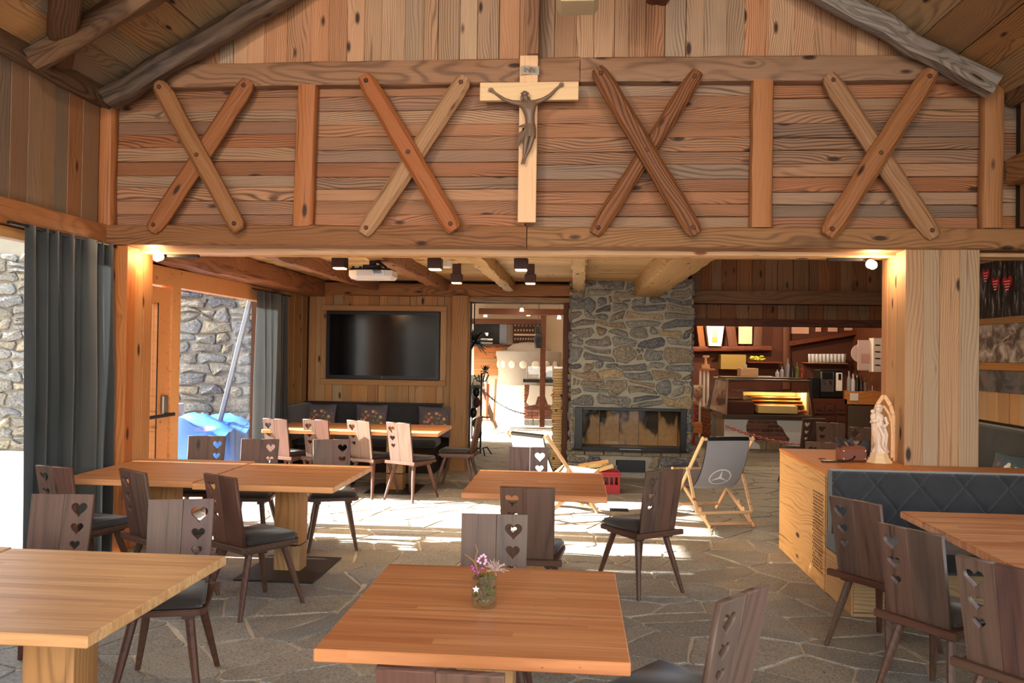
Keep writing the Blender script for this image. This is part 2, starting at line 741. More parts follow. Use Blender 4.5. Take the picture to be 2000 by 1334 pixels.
def fabric(name, rgb, rgb2, sc=260, rough=.95, sheen=.3, blot=6):
    m = NT(name)
    tc = m.n('ShaderNodeTexCoord')
    n1 = m.noise(tc.outputs['Object'], blot, 4, .6)
    n2 = m.noise(tc.outputs['Object'], sc, 2, .5)
    m.l(m.mix(m.math('MULTIPLY_ADD', n1, .9, m.math('MULTIPLY_ADD', n2, .4, -.2), clamp=True), srgb(*rgb), srgb(*rgb2)), m.p.inputs['Base Color'])
    m.bump(n2, .25, .002)
    m.set(Roughness=rough)
    m.p.inputs['Sheen Weight'].default_value = sheen
    m.p.inputs['Specular IOR Level'].default_value = .25
    return m.m


W_GAL = wood('weathered larch boards', (168, 116, 80), (70, 40, 26), ring=52, amp=10, contrast=.75, var=.5, grey=(126, 104, 90), greyamt=.75, fine=.75)
W_TOP = wood('pale upright boards', (190, 142, 104), (96, 60, 40), ring=56, amp=9, contrast=.6, var=.42, grey=(152, 132, 112), greyamt=.5, fine=.55)
W_LEFT = wood('brown upright boards', (150, 108, 74), (74, 48, 34), ring=44, amp=7, contrast=.4, var=.35, grey=(118, 102, 88), greyamt=.9, fine=.6)
W_ROOF = wood('roof boards', (176, 134, 88), (88, 56, 34), ring=34, amp=9, contrast=.5, var=.45, grey=(128, 106, 84), greyamt=.7, fine=.6)
W_BEAM = wood('hewn brown beam wood', (148, 96, 60), (66, 38, 24), ring=44, amp=9, contrast=.5, var=.22, bump=.8, rough=.7, fine=.7)
W_RAIL = wood('hewn greyish rail wood', (154, 108, 80), (74, 46, 34), ring=40, amp=9, contrast=.5, var=.2, grey=(134, 114, 98), greyamt=.6, bump=.8, fine=.6)
W_POST = wood('peeled larch post wood', (170, 112, 72), (104, 62, 40), ring=34, amp=6, contrast=.35, var=.2, bump=.6, fine=.5)
W_BRACE = wood('orange brown brace wood', (156, 98, 60), (84, 46, 28), ring=34, amp=8, contrast=.4, var=.22, bump=.9, fine=.6)
W_BRACED = wood('worm eaten brace wood', (136, 90, 56), (52, 34, 24), ring=30, amp=9, contrast=.7, var=.2, bump=1.0, fine=.9)
W_BRACEG = wood('pale grey brace wood', (166, 124, 90), (108, 76, 54), ring=34, amp=6, contrast=.35, var=.2, bump=.6, fine=.5)
W_DARKLOG = wood('dark weathered rafter wood', (112, 82, 58), (36, 26, 22), ring=34, amp=9, contrast=.6, var=.3, grey=(100, 90, 84), greyamt=.8, bump=1.0, fine=1.0)
W_GREYLOG = wood('silver grey rafter wood', (140, 118, 102), (60, 46, 42), ring=34, amp=9, contrast=.55, var=.3, grey=(146, 138, 132), greyamt=.9, bump=1.0, fine=1.0)
W_COL = wood('sun bleached column boards', (182, 138, 102), (114, 76, 54), ring=44, amp=7, contrast=.42, var=.26, grey=(166, 148, 128), greyamt=.45, fine=.5)
W_COLL = wood('reddish column boards', (186, 120, 72), (118, 66, 38), ring=40, amp=6, contrast=.36, var=.22, fine=.5)
W_TV = wood('honey brown wall boards', (176, 130, 84), (100, 66, 40), ring=44, amp=7, contrast=.4, var=.38, grey=(140, 116, 88), greyamt=.4, fine=.5)
W_CEIL = wood('lower ceiling boards', (206, 164, 108), (120, 80, 46), ring=40, amp=7, contrast=.5, var=.4, fine=.6)
W_BAR = wood('dark brown upper boards', (136, 88, 54), (70, 42, 26), ring=26, amp=5, contrast=.45, var=.45)
W_DARK = wood('dark stained timber', (96, 52, 34), (48, 24, 16), ring=20, amp=5, contrast=.5, var=.2)
W_CAB = wood('brushed spruce panel', (208, 166, 116), (138, 90, 52), ring=30, amp=6, contrast=.5, var=.12, bump=.9, fine=.4, warp=1.3)
W_CABT = wood('orange cabinet top wood', (206, 134, 82), (152, 88, 50), ring=30, amp=3, contrast=.35, var=.15)
W_FRAME = wood('smooth larch window frame', (216, 154, 106), (176, 112, 70), ring=40, amp=2, contrast=.3, var=.1, knots=.3, bump=.15, rough=.45)
W_PALE = wood('fresh pine', (232, 190, 150), (206, 156, 116), knot=(150, 84, 56), ring=22, amp=3, contrast=.35, var=.1, bump=.15, rough=.5)
W_CHAIR = wood('dark smoked chair wood', (100, 70, 58), (34, 22, 20), knot=(30, 20, 16), ring=34, amp=4, contrast=.35, var=.25, grey=(90, 78, 76), greyamt=.25, bump=.3, rough=.5, fine=.75, axis='Z', knots=.6)
W_CHAIRH = wood('dark smoked seat wood', (92, 62, 50), (38, 24, 20), ring=34, amp=4, contrast=.35, var=.25, bump=.3, rough=.42, fine=.7, knots=.6)
W_FIRE = wood('split firewood', (226, 184, 122), (178, 126, 74), ring=30, amp=3, contrast=.4, var=.3)


def table_wood(name='oiled stave table top', t=((196, 128, 78), (214, 148, 96), (222, 160, 106), (202, 132, 84)), dark=(150, 88, 46), stripe=2.6):
    """glued staves: narrow strips of differing tone along x"""
    m = NT(name)
    tc = m.n('ShaderNodeTexCoord')
    oi = m.n('ShaderNodeObjectInfo')
    sep = m.n('ShaderNodeSeparateXYZ')
    m.l(tc.outputs['Object'], sep.inputs[0])
    yy = m.math('MULTIPLY', sep.outputs[1], 21)
    row = m.math('FLOOR', yy)
    xr = m.math('ADD', m.math('MULTIPLY', sep.outputs[0], .5), m.math('MULTIPLY', row, .437))
    seg = m.math('FLOOR', xr)
    wn = m.n('ShaderNodeTexWhiteNoise')
    cb = m.n('ShaderNodeCombineXYZ')
    m.l(row, cb.inputs[0])
    m.l(seg, cb.inputs[1])
    m.l(m.math('MULTIPLY', oi.outputs['Random'], 50), cb.inputs[2])
    m.l(cb.outputs[0], wn.inputs['Vector'])
    base = m.ramp(wn.outputs['Value'], [(0, srgb(*t[0])), (.35, srgb(*t[1])), (.7, srgb(*t[2])), (1, srgb(*t[3]))])
    ad = m.n('ShaderNodeVectorMath', operation='ADD')
    m.l(tc.outputs['Object'], ad.inputs[0])
    m.l(cb.outputs[0], ad.inputs[1])
    g = m.noise(m.mapping(ad.outputs[0], (2.2, 60, 20)), 1, 4, .6, .5)
    c = m.mix(m.math('MULTIPLY', m.math('SUBTRACT', g, .35, clamp=True), 1.3, clamp=True), base, srgb(*dark))
    g2 = m.noise(m.mapping(ad.outputs[0], (.8, 22, 22)), 1, 2, .5)
    c = m.mix(m.math('MULTIPLY', m.math('SUBTRACT', g2, .54, clamp=True), stripe, clamp=True), c, srgb(*dark))
    vo = m.n('ShaderNodeTexVoronoi')
    m.l(m.mapping(ad.outputs[0], (1.6, 5, 5)), vo.inputs['Vector'])
    kn = m.math('MULTIPLY', m.math('SUBTRACT', .06, vo.outputs['Distance'], clamp=True), 22, clamp=True)
    c = m.mix(kn, c, srgb(92, 56, 36))
    fr = m.math('FRACT', yy)
    ed = m.math('LESS_THAN', fr, .025)
    c = m.mix(m.math('MULTIPLY', ed, .5), c, srgb(130, 78, 46))
    m.l(c, m.p.inputs['Base Color'])
    m.bump(g, .1, .002)
    m.set(Roughness=.42)
    m.p.inputs['Specular IOR Level'].default_value = .4
    return m.m


M_TABLE = table_wood(t=((206, 142, 90), (216, 154, 102), (222, 162, 108), (196, 128, 78)))
M_TABLE_LAMPLIT = table_wood('lamp-tinted stave table top', ((200, 128, 78), (212, 142, 90), (218, 150, 98), (186, 110, 64)), (140, 78, 42), 3.6)  # same table wood, warm lamp light put into its orange tone
M_TABLE_DAYLIT = table_wood('daylight-tinted stave table top', ((204, 150, 98), (218, 168, 116), (222, 174, 122), (196, 142, 92)), (146, 98, 58), 3.0)  # same table wood again, window light put into its paler tone
M_FLOOR = stone_mat('quartzite floor slab', [(170, 165, 154), (182, 171, 154), (158, 155, 148), (180, 165, 142), (150, 148, 142), (165, 156, 141)], rough=.6, sc=4, bump=.8, fine=75)
M_GROUT = plain('pale floor mortar', (214, 198, 172), .9, var=.4)
M_WALLST = stone_mat('grey fireplace stone', [(150, 147, 140), (108, 108, 112), (162, 156, 142), (124, 124, 126), (164, 142, 114), (142, 139, 132), (98, 100, 108), (182, 160, 126)], sc=7, bump=.9, fine=34)
M_MORTAR = plain('rough wall mortar', (186, 180, 162), .95, var=.7)
M_OUTST = stone_mat('outdoor rubble stone', [(150, 147, 140), (118, 118, 118), (160, 150, 132), (108, 110, 114), (168, 156, 130), (136, 128, 116)], sc=7, bump=.9, fine=30)
M_OUTM = plain('outdoor mortar', (158, 150, 134), .95, var=.5)
M_HEARTH = stone_mat('hearth slab stone', [(150, 138, 112), (140, 130, 110)], sc=6, bump=.5)
M_BRICK = stone_mat('old red brick', [(156, 84, 62), (134, 68, 52), (172, 104, 78), (112, 66, 54)], sc=12, bump=.5, fine=50)
M_WHITE = plain('white lime plaster', (238, 234, 226), .9, var=.12)
M_PLAST = plain('cream plaster', (226, 206, 184), .9, var=.1)
M_BLACK = plain('black metal', (24, 24, 27), .4, .3)
M_BASE = plain('dark steel base plate', (58, 54, 52), .42, .6, var=.3)
M_STEEL = plain('brushed steel', (176, 178, 182), .3, 1)
M_CUSH = fabric('dark cushion velvet', (38, 32, 30), (62, 52, 48), rough=.75)
M_CURT = fabric('slate grey curtain cloth', (38, 40, 42), (58, 61, 64), 500, blot=3)
_t = M_CURT.node_tree
_tl = _t.nodes.new('ShaderNodeBsdfTranslucent')
_tl.inputs[0].default_value = (.085, .09, .09, 1)
_ad = _t.nodes.new('ShaderNodeAddShader')
_t.links.new(_t.nodes['Principled BSDF'].outputs[0], _ad.inputs[0])
_t.links.new(_tl.outputs[0], _ad.inputs[1])
_t.links.new(_ad.outputs[0], _t.nodes['Material Output'].inputs[0])
M_BENCH = fabric('charcoal bench velvet', (38, 38, 40), (62, 62, 64), blot=10)
M_GLASS = glass_mat('window glass')
M_DGLASS = glass_mat('smoked fireplace glass', (.96, .95, .93), .05)
M_VGLASS = glass_mat('clear vase glass', (.96, .97, .96), .1)
M_RED = plain('red plastic', (172, 28, 34), .4)
M_SLATE = plain('roof underlay', (70, 50, 36), .9)
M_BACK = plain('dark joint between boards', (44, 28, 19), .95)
M_BACKL = plain('joint shade behind ceiling boards', (84, 58, 36), .95)

# ================================================================== FLOOR
bm = bmesh.new()
bxr(bm, -4.2, 6.6, -3.2, 21.2, -.12, -.008)
floor = struct('floor', bm, M_GROUT)
r = random.Random(11)
pts = []
y = -3.1
while y < 21.0:
    x = -3.9 + r.uniform(-.2, .1)
    while x < 6.5:
        pts.append((x + r.uniform(-.25, .25), y + r.uniform(-.22, .22)))
        x += .43 * r.uniform(.6, 1.4)
    y += .31 * r.uniform(.8, 1.15)
# drop a few sites so that some slabs come out much larger
pts = [p for p in pts if r.random() > .16]
cl = cells(pts, -3.93, 6.5, -3.1, 21.1, .015, 1.25)
cen = []
for q in cl:
    cx = sum(p[0] for p in q) / len(q)
    cy = sum(p[1] for p in q) / len(q)
    inview = cy > 2.3 and abs((cx / cy) + .078) < .70
    cen.append((0 if inview else 1, cy, cx, q))
cen.sort(key=lambda c: (c[0], c[1]))
rest = bmesh.new()
for i, (a, cy, cx, q) in enumerate(cen):
    q = rough_poly(q, r, .12, .012, .07)
    q = [(p[0] - cx, p[1] - cy) for p in q]
    if len(q) < 3:
        continue
    hgt = .008 + r.uniform(-.002, .0025)
    if i < 298:
        bm = bmesh.new()
        add_stone(bm, q, hgt, .004, 0, r, jit=.0011)
        o = mesh_obj('paving_stone', bm, M_FLOOR, floor)
        o.location = (cx, cy, -.008)
    else:
        add_stone(rest, q, hgt, .004, 0, r, O=Vector((cx, cy, -.008)), jit=.0011)
mesh_obj('far_paving_stones', rest, M_FLOOR, floor, kind='stuff')

# ================================================================== GALLERY WALL (horizontal boards over the wide opening)
bm = bmesh.new()
bxr(bm, XL - .1, 3.75, GY + .14, GY + .44, 2.56, 5.9)
wall_g = struct('wall_gallery', bm, M_BACK)
r = random.Random(5)


def board_run(parent, a0, a1, b0, b1, bw, mat, place, T=.03, rr=None, split=None, var=.3, lim=None):
    """boards side by side from b0 to b1 (width axis), running a0..a1; place(ac, bc, L, W, jitter)"""
    rr = rr or r
    b = b0
    while b < b1 - .01:
        wd = bw * rr.uniform(1 - var, 1 + var)
        if b + wd > b1 - bw * .35:
            wd = b1 - b
        A0, A1 = (a0, a1) if lim is None else lim(b + wd / 2, a0, a1)
        cuts = [A0]
        if split:
            c = A0 + rr.uniform(.35, 1) * split
            while c < A1 - .4:
                cuts.append(c)
                c += split * rr.uniform(.8, 1.2)
        cuts.append(A1)
        for p, q in zip(cuts, cuts[1:]):
            if q - p > .03:
                place((p + q) / 2, b + wd / 2, q - p - .002, wd - .0022, rr.uniform(-.004, .004))
        b += wd


for (xa, xb) in ((-3.92, -2.22), (-2.217, -.42), (-.417, 1.41), (1.413, 3.13), (3.133, 3.7)):
    board_run(wall_g, xa, xb, 2.70, 3.86, .108, W_GAL,
              lambda a, b, L, W, j: plank(wall_g, (a, GY + .125 + j, b), (1, 0, 0), (0, -1, 0), L, W, .03, W_GAL), var=.12)
# upright boards above the rail, cut to the roof slope
def roof_z(x):
    return RZ - abs(x - RX) * TP


board_run(wall_g, 4.03, 5.7, -3.92, 3.2, .155, W_TOP,
          lambda a, b, L, W, j: plank(wall_g, (b, GY + .115 + j, a), (0, 0, 1), (0, -1, 0), L, W, .03, W_TOP),
          var=.28, lim=lambda b, a0, a1: (a0, max(a0 + .02, roof_z(b) + .02)))

# beams of the gallery frame
def beam_thing(name, label, p0, p1, w_, d_, mat, group=None, cat='beam', **k):
    o = log_obj(name, p0, p1, w_, d_, mat, **k)
    tag(o, label, cat, group)
    return o


beam_thing('tie_beam', 'long hewn beam under the board wall, left half, meeting the curtain corner', (XL, GY + .11, 2.628), (-.405, GY + .11, 2.628), .22, .17, W_BEAM, rough=.006, rnd=.2)
beam_thing('tie_beam', 'long hewn beam under the board wall, right half, over the bleached column', (-.398, GY + .11, 2.62), (3.75, GY + .11, 2.612), .22, .165, W_BEAM, rough=.006, rnd=.2)
beam_thing('rail_beam', 'greyish rail beam above the crosses, left half behind the crucifix top', (-3.86, GY + .11, 3.945), (0.0, GY + .11, 3.955), .2, .20, W_RAIL, rough=.005, rnd=.15)
beam_thing('rail_beam', 'greyish rail beam above the crosses, right half beyond the crucifix', (.005, GY + .11, 3.955), (3.2, GY + .11, 3.93), .2, .20, W_RAIL, rough=.005, rnd=.15)
beam_thing('wall_post', 'rough wide upright board post rising behind the crucifix top', (-.37, GY + .09, 4.05), (-.37, GY + .09, 5.7), .09, .345, W_RAIL, cat='post', rough=.004, rnd=.1)
# underside of the opening: soffit board and lamp ledge
bm = bmesh.new()
bxr(bm, XL, 3.75, GY + .22, GY + .46, 2.505, 2.56, .006)
soff = struct('trim_1', bm, W_PALE)
soff.name = 'trim_1'
beam_thing('soffit_beam', 'pale edge beam running behind the long beam over the opening', (XL, GY + .40, 2.55), (3.75, GY + .40, 2.55), .08, .10, W_CEIL, rough=.004, rnd=.2)

# uprights between the crosses
for (xa, ya, xb, yb, wd, lab) in ((213, 192, 208, 440, .14, 'slim peeled post in the left corner of the board wall'),
                                  (602, 178, 593, 436, .165, 'peeled light post between the two left crosses'),
                                  (1488, 169, 1485, 441, .17, 'peeled light post between the two right crosses'),
                                  (1937, 178, 1934, 446, .16, 'reddish rounded post at the right end of the board wall')):
    a, b = at(xa, ya, Y=GY + .06), at(xb, yb, Y=GY + .06)
    a.z, b.z = 3.86, 2.70
    tag(log_obj('wall_post', b, a, wd, .12, W_POST, rough=.006, rnd=.6, up=(0, -1, 0)), lab, 'post')

# St Andrew crosses with pegs
XS = [((325, 178, 470, 442, W_BRACE, .145), (482, 170, 306, 442, W_BRACE, .15), 1, 'first cross from the left'),
      ((722, 166, 885, 443, W_BRACE, .155), (903, 164, 718, 448, W_BRACEG, .15), 1, 'second cross, left of the crucifix'),
      ((1172, 152, 1350, 450, W_BRACED, .145), (1355, 153, 1167, 448, W_BRACED, .13), 1, 'wormy cross right of the crucifix'),
      ((1622, 160, 1815, 453, W_BRACEG, .15), (1803, 158, 1615, 453, W_BRACE, .155), 0, 'last cross on the right')]


def brace_mesh(L, wd, T, seed):
    rr = random.Random(seed)
    bm = bmesh.new()
    n = 12
    rings = []
    for i in range(n + 1):
        t = i / n
        x = (t - .5) * L
        e = min(t, 1 - t) * L
        k = 1.0 if e > .13 else (.86 if e > .03 else .6)
        a = wd / 2 * k * (1 + rr.uniform(-.07, .07))
        b = wd / 2 * k * (1 + rr.uniform(-.07, .07))
        if i in (0, n):
            x += -0.0
        h = T * (1 + rr.uniform(-.04, .04))
        q = min(.03, a * .4)
        sec = [(-a, 0), (-a, h - q), (-a + q, h), (-a * .2, h + .006 * rr.random()), (b * .3, h + .006 * rr.random()), (b - q, h), (b, h - q), (b, 0)]
        rings.append([bm.verts.new((x, y, z)) for y, z in sec])
    xs = sorted([-.5, -.5 + .03, -.5 + .1, -.3, -.2, -.1, 0, .1, .2, .3, .4, .47, .5])
    for i, R in enumerate(rings):
        for v in R:
            v.co.x = xs[i] * L
    m = len(rings[0])
    for A, B in zip(rings, rings[1:]):
        for k in range(m):
            bm.faces.new((A[k], B[k], B[(k + 1) % m], A[(k + 1) % m]))
    bm.faces.new(rings[0])
    bm.faces.new(rings[-1][::-1])
    return bm


bp = bmesh.new()
add_lathe(bp, [(0, .014), (.014, .012), (.019, .004), (.019, -.03), (0, -.03)], 10)
bp.normal_update()
peg_me = bpy.data.meshes.new('peg')
bp.to_mesh(peg_me)
bp.free()
peg_me.materials.append(W_DARK)
sd = 100
for (A, B, top, lab) in XS:
    for idx, S in enumerate((A, B)):
        sd += 1
        front = (idx == 0) == bool(top)
        zoff = .064 if front else 0.0
        a, b = at(S[0], S[1], Y=GY), at(S[2], S[3], Y=GY)
        yy = GY - .002 - zoff
        a.y = b.y = yy
        ext = (b - a).normalized() * .05
        a, b = a - ext, b + ext
        u = (b - a).normalized()
        n_ = Vector((0, -1, 0))
        v_ = n_.cross(u)
        L = (b - a).length
        bm = brace_mesh(L, S[5] * 1.0, .055, sd)
        m = Matrix((u, v_, n_)).transposed().to_4x4()
        m.translation = (a + b) / 2
        o = mesh_obj('cross_brace', bm, S[4], smooth=False)
        o.matrix_basis = m
        slope = 'falling to the right' if idx == 0 else 'rising to the right'
        tag(o, 'timber brace %s, %s half of the %s' % (slope, 'front' if front else 'rear', lab), 'brace')
        for px in ((-L / 2 + .055, L / 2 - .055, 0) if front else (-L / 2 + .055, L / 2 - .055)):
            p = link('peg', peg_me, o)
            p.location = (px, 0, .056)

# ================================================================== LEFT WALL
bm = bmesh.new()
bxr(bm, XL - .25, XL - .06, -3.0, GY + .3, 2.66, 3.95)
wl = struct('wall_left', bm, M_BACK)
board_run(wl, 2.70, 3.80, -2.9, GY - .02, .175, W_LEFT,
          lambda a, b, L, W, j: plank(wl, (XL - .035 + j, b, a), (0, 0, 1), (1, 0, 0), L, W, .03, W_LEFT), var=.25)
beam_thing('lintel_beam', 'amber lintel beam over the left window, above the curtain', (XL - .03, -3.0, 2.62), (XL - .03, GY, 2.62), .16, .18, W_POST, rough=.003, rnd=.12)
beam_thing('purlin', 'dark eaves purlin on top of the left board wall', (XL - .02, -3.0, 3.80), (XL - .02, GY + .05, 3.77), .2, .19, W_DARKLOG, rough=.02, rnd=.5)
beam_thing('purlin', 'dark eaves purlin on top of the right wall', (3.36, -3.0, 3.78), (3.36, GY + .05, 3.74), .2, .19, W_DARKLOG, rough=.02, rnd=.5)

# front left window: frame, panes
def window_unit(name, y0, y1, z0, z1, mull, X=XL - .04, fw=.075, door=None):
    s = struct_empty(name)
    box_part('window_frame', s, W_FRAME, X - .05, X + .05, y0, y1, z1 - fw, z1)
    box_part('window_frame', s, W_FRAME, X - .05, X + .05, y0, y1, z0, z0 + fw)
    ed = [y0] + list(mull) + [y1]
    for k, yv in enumerate(ed):
        wv = fw if k in (0, len(ed) - 1) else fw * 1.5
        yc = yv + (fw / 2 if k == 0 else (-fw / 2 if k == len(ed) - 1 else 0))
        box_part('mullion', s, W_FRAME, X - .05, X + .05, yc - wv / 2, yc + wv / 2, z0 + fw, z1 - fw)
    for a, b in zip(ed, ed[1:]):
        box_part('pane', s, M_GLASS, X - .006, X + .006, a + .03, b - .03, z0 + .04, z1 - .04, bev=0)
    return s


window_unit('window_1', -2.9, GY - .02, .02, 2.52, (-.8, 1.3, 3.4, 5.05))

# the sawn corner pier left of the terrace door
bm = bmesh.new()
bxr(bm, XL + .02, -3.755, GY + .04, 6.79, 0, 2.55)
bxr(bm, XL - .3, XL + .02, GY + .04, 6.52, 0, 2.55)
pier = struct('wall_pier', bm, M_BACK)
board_run(pier, 0, 2.54, XL - .02, -3.71, .11, W_COLL,
          lambda a, b, L, W, j: plank(pier, (b, GY + .03 + j, a), (0, 0, 1), (0, -1, 0), L, W, .03, W_COLL), var=.1)
board_run(pier, 0, 2.54, GY + .02, 6.80, .13, W_COLL,
          lambda a, b, L, W, j: plank(pier, (-3.737 + j, b, a), (0, 0, 1), (1, 0, 0), L, W, .03, W_COLL), var=.1)
pier['kind'] = 'structure'

# the terrace window: door leaf, mullion, big pane
win2 = struct_empty('window_2')
X0 = XL - .04
box_part('window_frame', win2, W_FRAME, X0 - .06, X0 + .06, 6.80, 10.1, 2.29, 2.47)
box_part('window_frame', win2, W_FRAME, X0 - .06, X0 + .06, 7.72, 10.1, .0, .08)
box_part('mullion', win2, W_FRAME, X0 - .06, X0 + .06, 7.53, 7.70, 0, 2.29)
box_part('mullion', win2, W_FRAME, X0 - .06, X0 + .06, 9.95, 10.1, 0, 2.29)
box_part('pane', win2, M_GLASS, X0 - .006, X0 + .006, 7.70, 9.95, .07, 2.30, bev=0)
door = struct_empty('door_1')
box_part('door_stile', door, W_FRAME, X0 - .035, X0 + .045, 7.30, 7.52, .01, 2.27)
box_part('door_stile', door, W_FRAME, X0 - .035, X0 + .045, 6.52, 6.64, .01, 2.27)
box_part('door_rail', door, W_FRAME, X0 - .035, X0 + .045, 6.64, 7.30, 2.12, 2.27)
box_part('door_rail', door, W_FRAME, X0 - .035, X0 + .045, 6.64, 7.30, .01, .20)
box_part('pane', door, M_GLASS, X0 - .006, X0 + .006, 6.64, 7.30, .20, 2.12, bev=0)
box_part('gasket', door, M_BLACK, X0 + .044, X0 + .048, 7.285, 7.30, .20, 2.12, bev=0)
bm = bmesh.new()
add_bar(bm, (X0 + .15, 6.86, 1.06), (X0 + .15, 7.44, 1.06), .022, .035, .006)
add_bar(bm, (X0 + .04, 7.42, 1.06), (X0 + .16, 7.42, 1.06), .03, .03, .004)
add_bar(bm, (X0 + .04, 6.88, 1.06), (X0 + .16, 6.88, 1.06), .03, .03, .004)
mesh_obj('panic_bar', bm, M_BLACK, door, label='black push bar')
bm = bmesh.new()
bxr(bm, X0 + .045, X0 + .075, 7.37, 7.47, 1.06, 1.24, .01)
mesh_obj('lock_plate', bm, M_STEEL, door, label='bright steel lock plate')

# wall between window and television wall, and its boards
bm = bmesh.new()
bxr(bm, XL - .25, XL - .06, 10.1, 11.9, 0, 2.8)
bxr(bm, XL - .25, XL - .06, 6.80, 21.2, 2.42 + .06, 4.6)
bxr(bm, XL - .25, XL - .06, 11.9, 15.2, 0, 3.0)
bxr(bm, XL - .25, XL - .06, 20.6, 21.2, 0, 3.0)
bxr(bm, XL - .25, XL - .06, 15.2, 20.6, 1.78, 3.0)
wlr = struct('wall_left_rear', bm, M_BACK)
board_run(wlr, 0, 2.60, 10.1, 11.6, .15, W_TV,
          lambda a, b, L, W, j: plank(wlr, (XL - .035 + j, b, a), (0, 0, 1), (1, 0, 0), L, W, .03, W_TV), var=.25)
beam_thing('ceiling_beam', 'hewn beam along the window side of the low ceiling', (-3.79, 6.8, 2.60), (-3.79, 11.5, 2.60), .30, .25, W_RAIL, rough=.02, rnd=.25)

# ================================================================== TV WALL
TVY = 11.6
bm = bmesh.new()
bxr(bm, XL, -1.55, TVY + .03, TVY + .3, 0, 2.8)
bxr(bm, -1.55, -.08, TVY + .03, TVY + .3, 2.42, 2.8)
wtv = struct('wall_television', bm, M_BACK)
r = random.Random(21)
board_run(wtv, .45, 2.56, XL, -1.78, .135, W_TV,
          lambda a, b, L, W, j: plank(wtv, (b, TVY + .015 + j, a), (0, 0, 1), (0, -1, 0), L, W, .03, W_TV), var=.3)
beam_thing('ceiling_beam', 'dark hewn wall-plate beam above the television and doorway', (XL, TVY - .06, 2.59), (-.05, TVY - .06, 2.59), .2, .18, W_BEAM, rough=.015, rnd=.35)
beam_thing('door_lintel', 'thin pale lintel above the doorway to the oven room', (-1.56, TVY - .02, 2.46), (-.05, TVY - .02, 2.46), .2, .07, W_TV, rough=.004, rnd=.2)
beam_thing('timber_pillar', 'squared timber pillar between bench and doorway', (-1.665, 11.5, 0), (-1.665, 11.5, 2.50), .25, .26, W_TV, cat='pillar', rough=.006, rnd=.25)
beam_thing('door_post', 'slim reddish post at the right side of the doorway', (-.14, TVY, 0), (-.14, TVY, 2.44), .09, .16, W_DARK, cat='post', rough=.004, rnd=.2)

# low ceiling
bm = bmesh.new()
bxr(bm, XL, 1.16, GY + .44, 11.9, 2.755, 2.85)
ceil_low = struct('ceiling_low', bm, M_BACKL)
r = random.Random(31)
board_run(ceil_low, XL, 1.16, GY + .45, TVY, .15, W_CEIL,
          lambda a, b, L, W, j: plank(ceil_low, (a, b, 2.735 + j), (1, 0, 0), (0, 0, -1), L, W, .03, W_CEIL, bev=.008), var=.15, split=2.6)
for i, (xx, lab) in enumerate(((-2.93, 'hewn ceiling beam left of the projector'), (-1.9, 'hewn ceiling beam just right of the projector'),
                               (-.96, 'hewn ceiling beam left of the rightmost dark cube lamps'), (.02, 'short-looking ceiling beam at the left edge of the chimney'))):
    beam_thing('ceiling_beam', lab, (xx, 6.83, 2.645), (xx, TVY - .1, 2.645), .15, .15, W_CEIL if i > 1 else W_RAIL, rough=.016, rnd=.22)
beam_thing('ceiling_beam', 'massive square beam running into the top of the chimney', (.98, 6.83, 2.625), (.98, 11.32, 2.625), .36, .24, W_CEIL, rough=.008, rnd=.15)

# ================================================================== RIGHT COLUMN
bm = bmesh.new()
bxr(bm, 2.545, 3.03, GY + .05, 6.84, 0, 2.54)
colm = struct('wall_column', bm, M_BACK)
r = random.Random(41)
board_run(colm, 0, 2.535, 2.515, 3.06, .14, W_COL,
          lambda a, b, L, W, j: plank(colm, (b, GY + .035 + j, a), (0, 0, 1), (0, -1, 0), L, W, .03, W_COL), var=.2)
board_run(colm, 0, 2.535, GY + .03, 6.86, .16, W_COL,
          lambda a, b, L, W, j: plank(colm, (2.53 + j, b, a), (0, 0, 1), (-1, 0, 0), L, W, .03, W_COL), var=.2)
board_run(colm, 0, 2.535, GY + .03, 6.86, .16, W_COL,
          lambda a, b, L, W, j: plank(colm, (3.045 + j, b, a), (0, 0, 1), (1, 0, 0), L, W, .03, W_COL), var=.2)

# ================================================================== UPPER WALL ABOVE THE BAR
BY = 11.7
bm = bmesh.new()
bxr(bm, 1.62, 6.6, BY + .02, BY + .25, 2.20, 4.6)
wbar = struct('wall_above_bar', bm, M_BACK)
r = random.Random(51)
board_run(wbar, 2.62, 4.55, 1.64, 6.5, .17, W_BAR,
          lambda a, b, L, W, j: plank(wbar, (b, BY + .005 + j, a), (0, 0, 1), (0, -1, 0), L, W, .03, W_BAR), var=.3)
board_run(wbar, 2.22, 2.43, 1.64, 6.5, .17, W_BAR,
          lambda a, b, L, W, j: plank(wbar, (b, BY + .005 + j, a), (0, 0, 1), (0, -1, 0), L, W, .03, W_BAR), var=.3)
beam_thing('wall_beam', 'dark horizontal beam across the boards above the bar', (1.64, BY - .05, 2.53), (6.5, BY - .05, 2.53), .14, .19, W_BAR, rough=.006, rnd=.25)
beam_thing('wall_beam', 'dark bottom beam over the bar opening', (1.64, BY - .02, 2.17), (6.5, BY - .02, 2.17), .2, .1, W_DARK, rough=.004, rnd=.2)

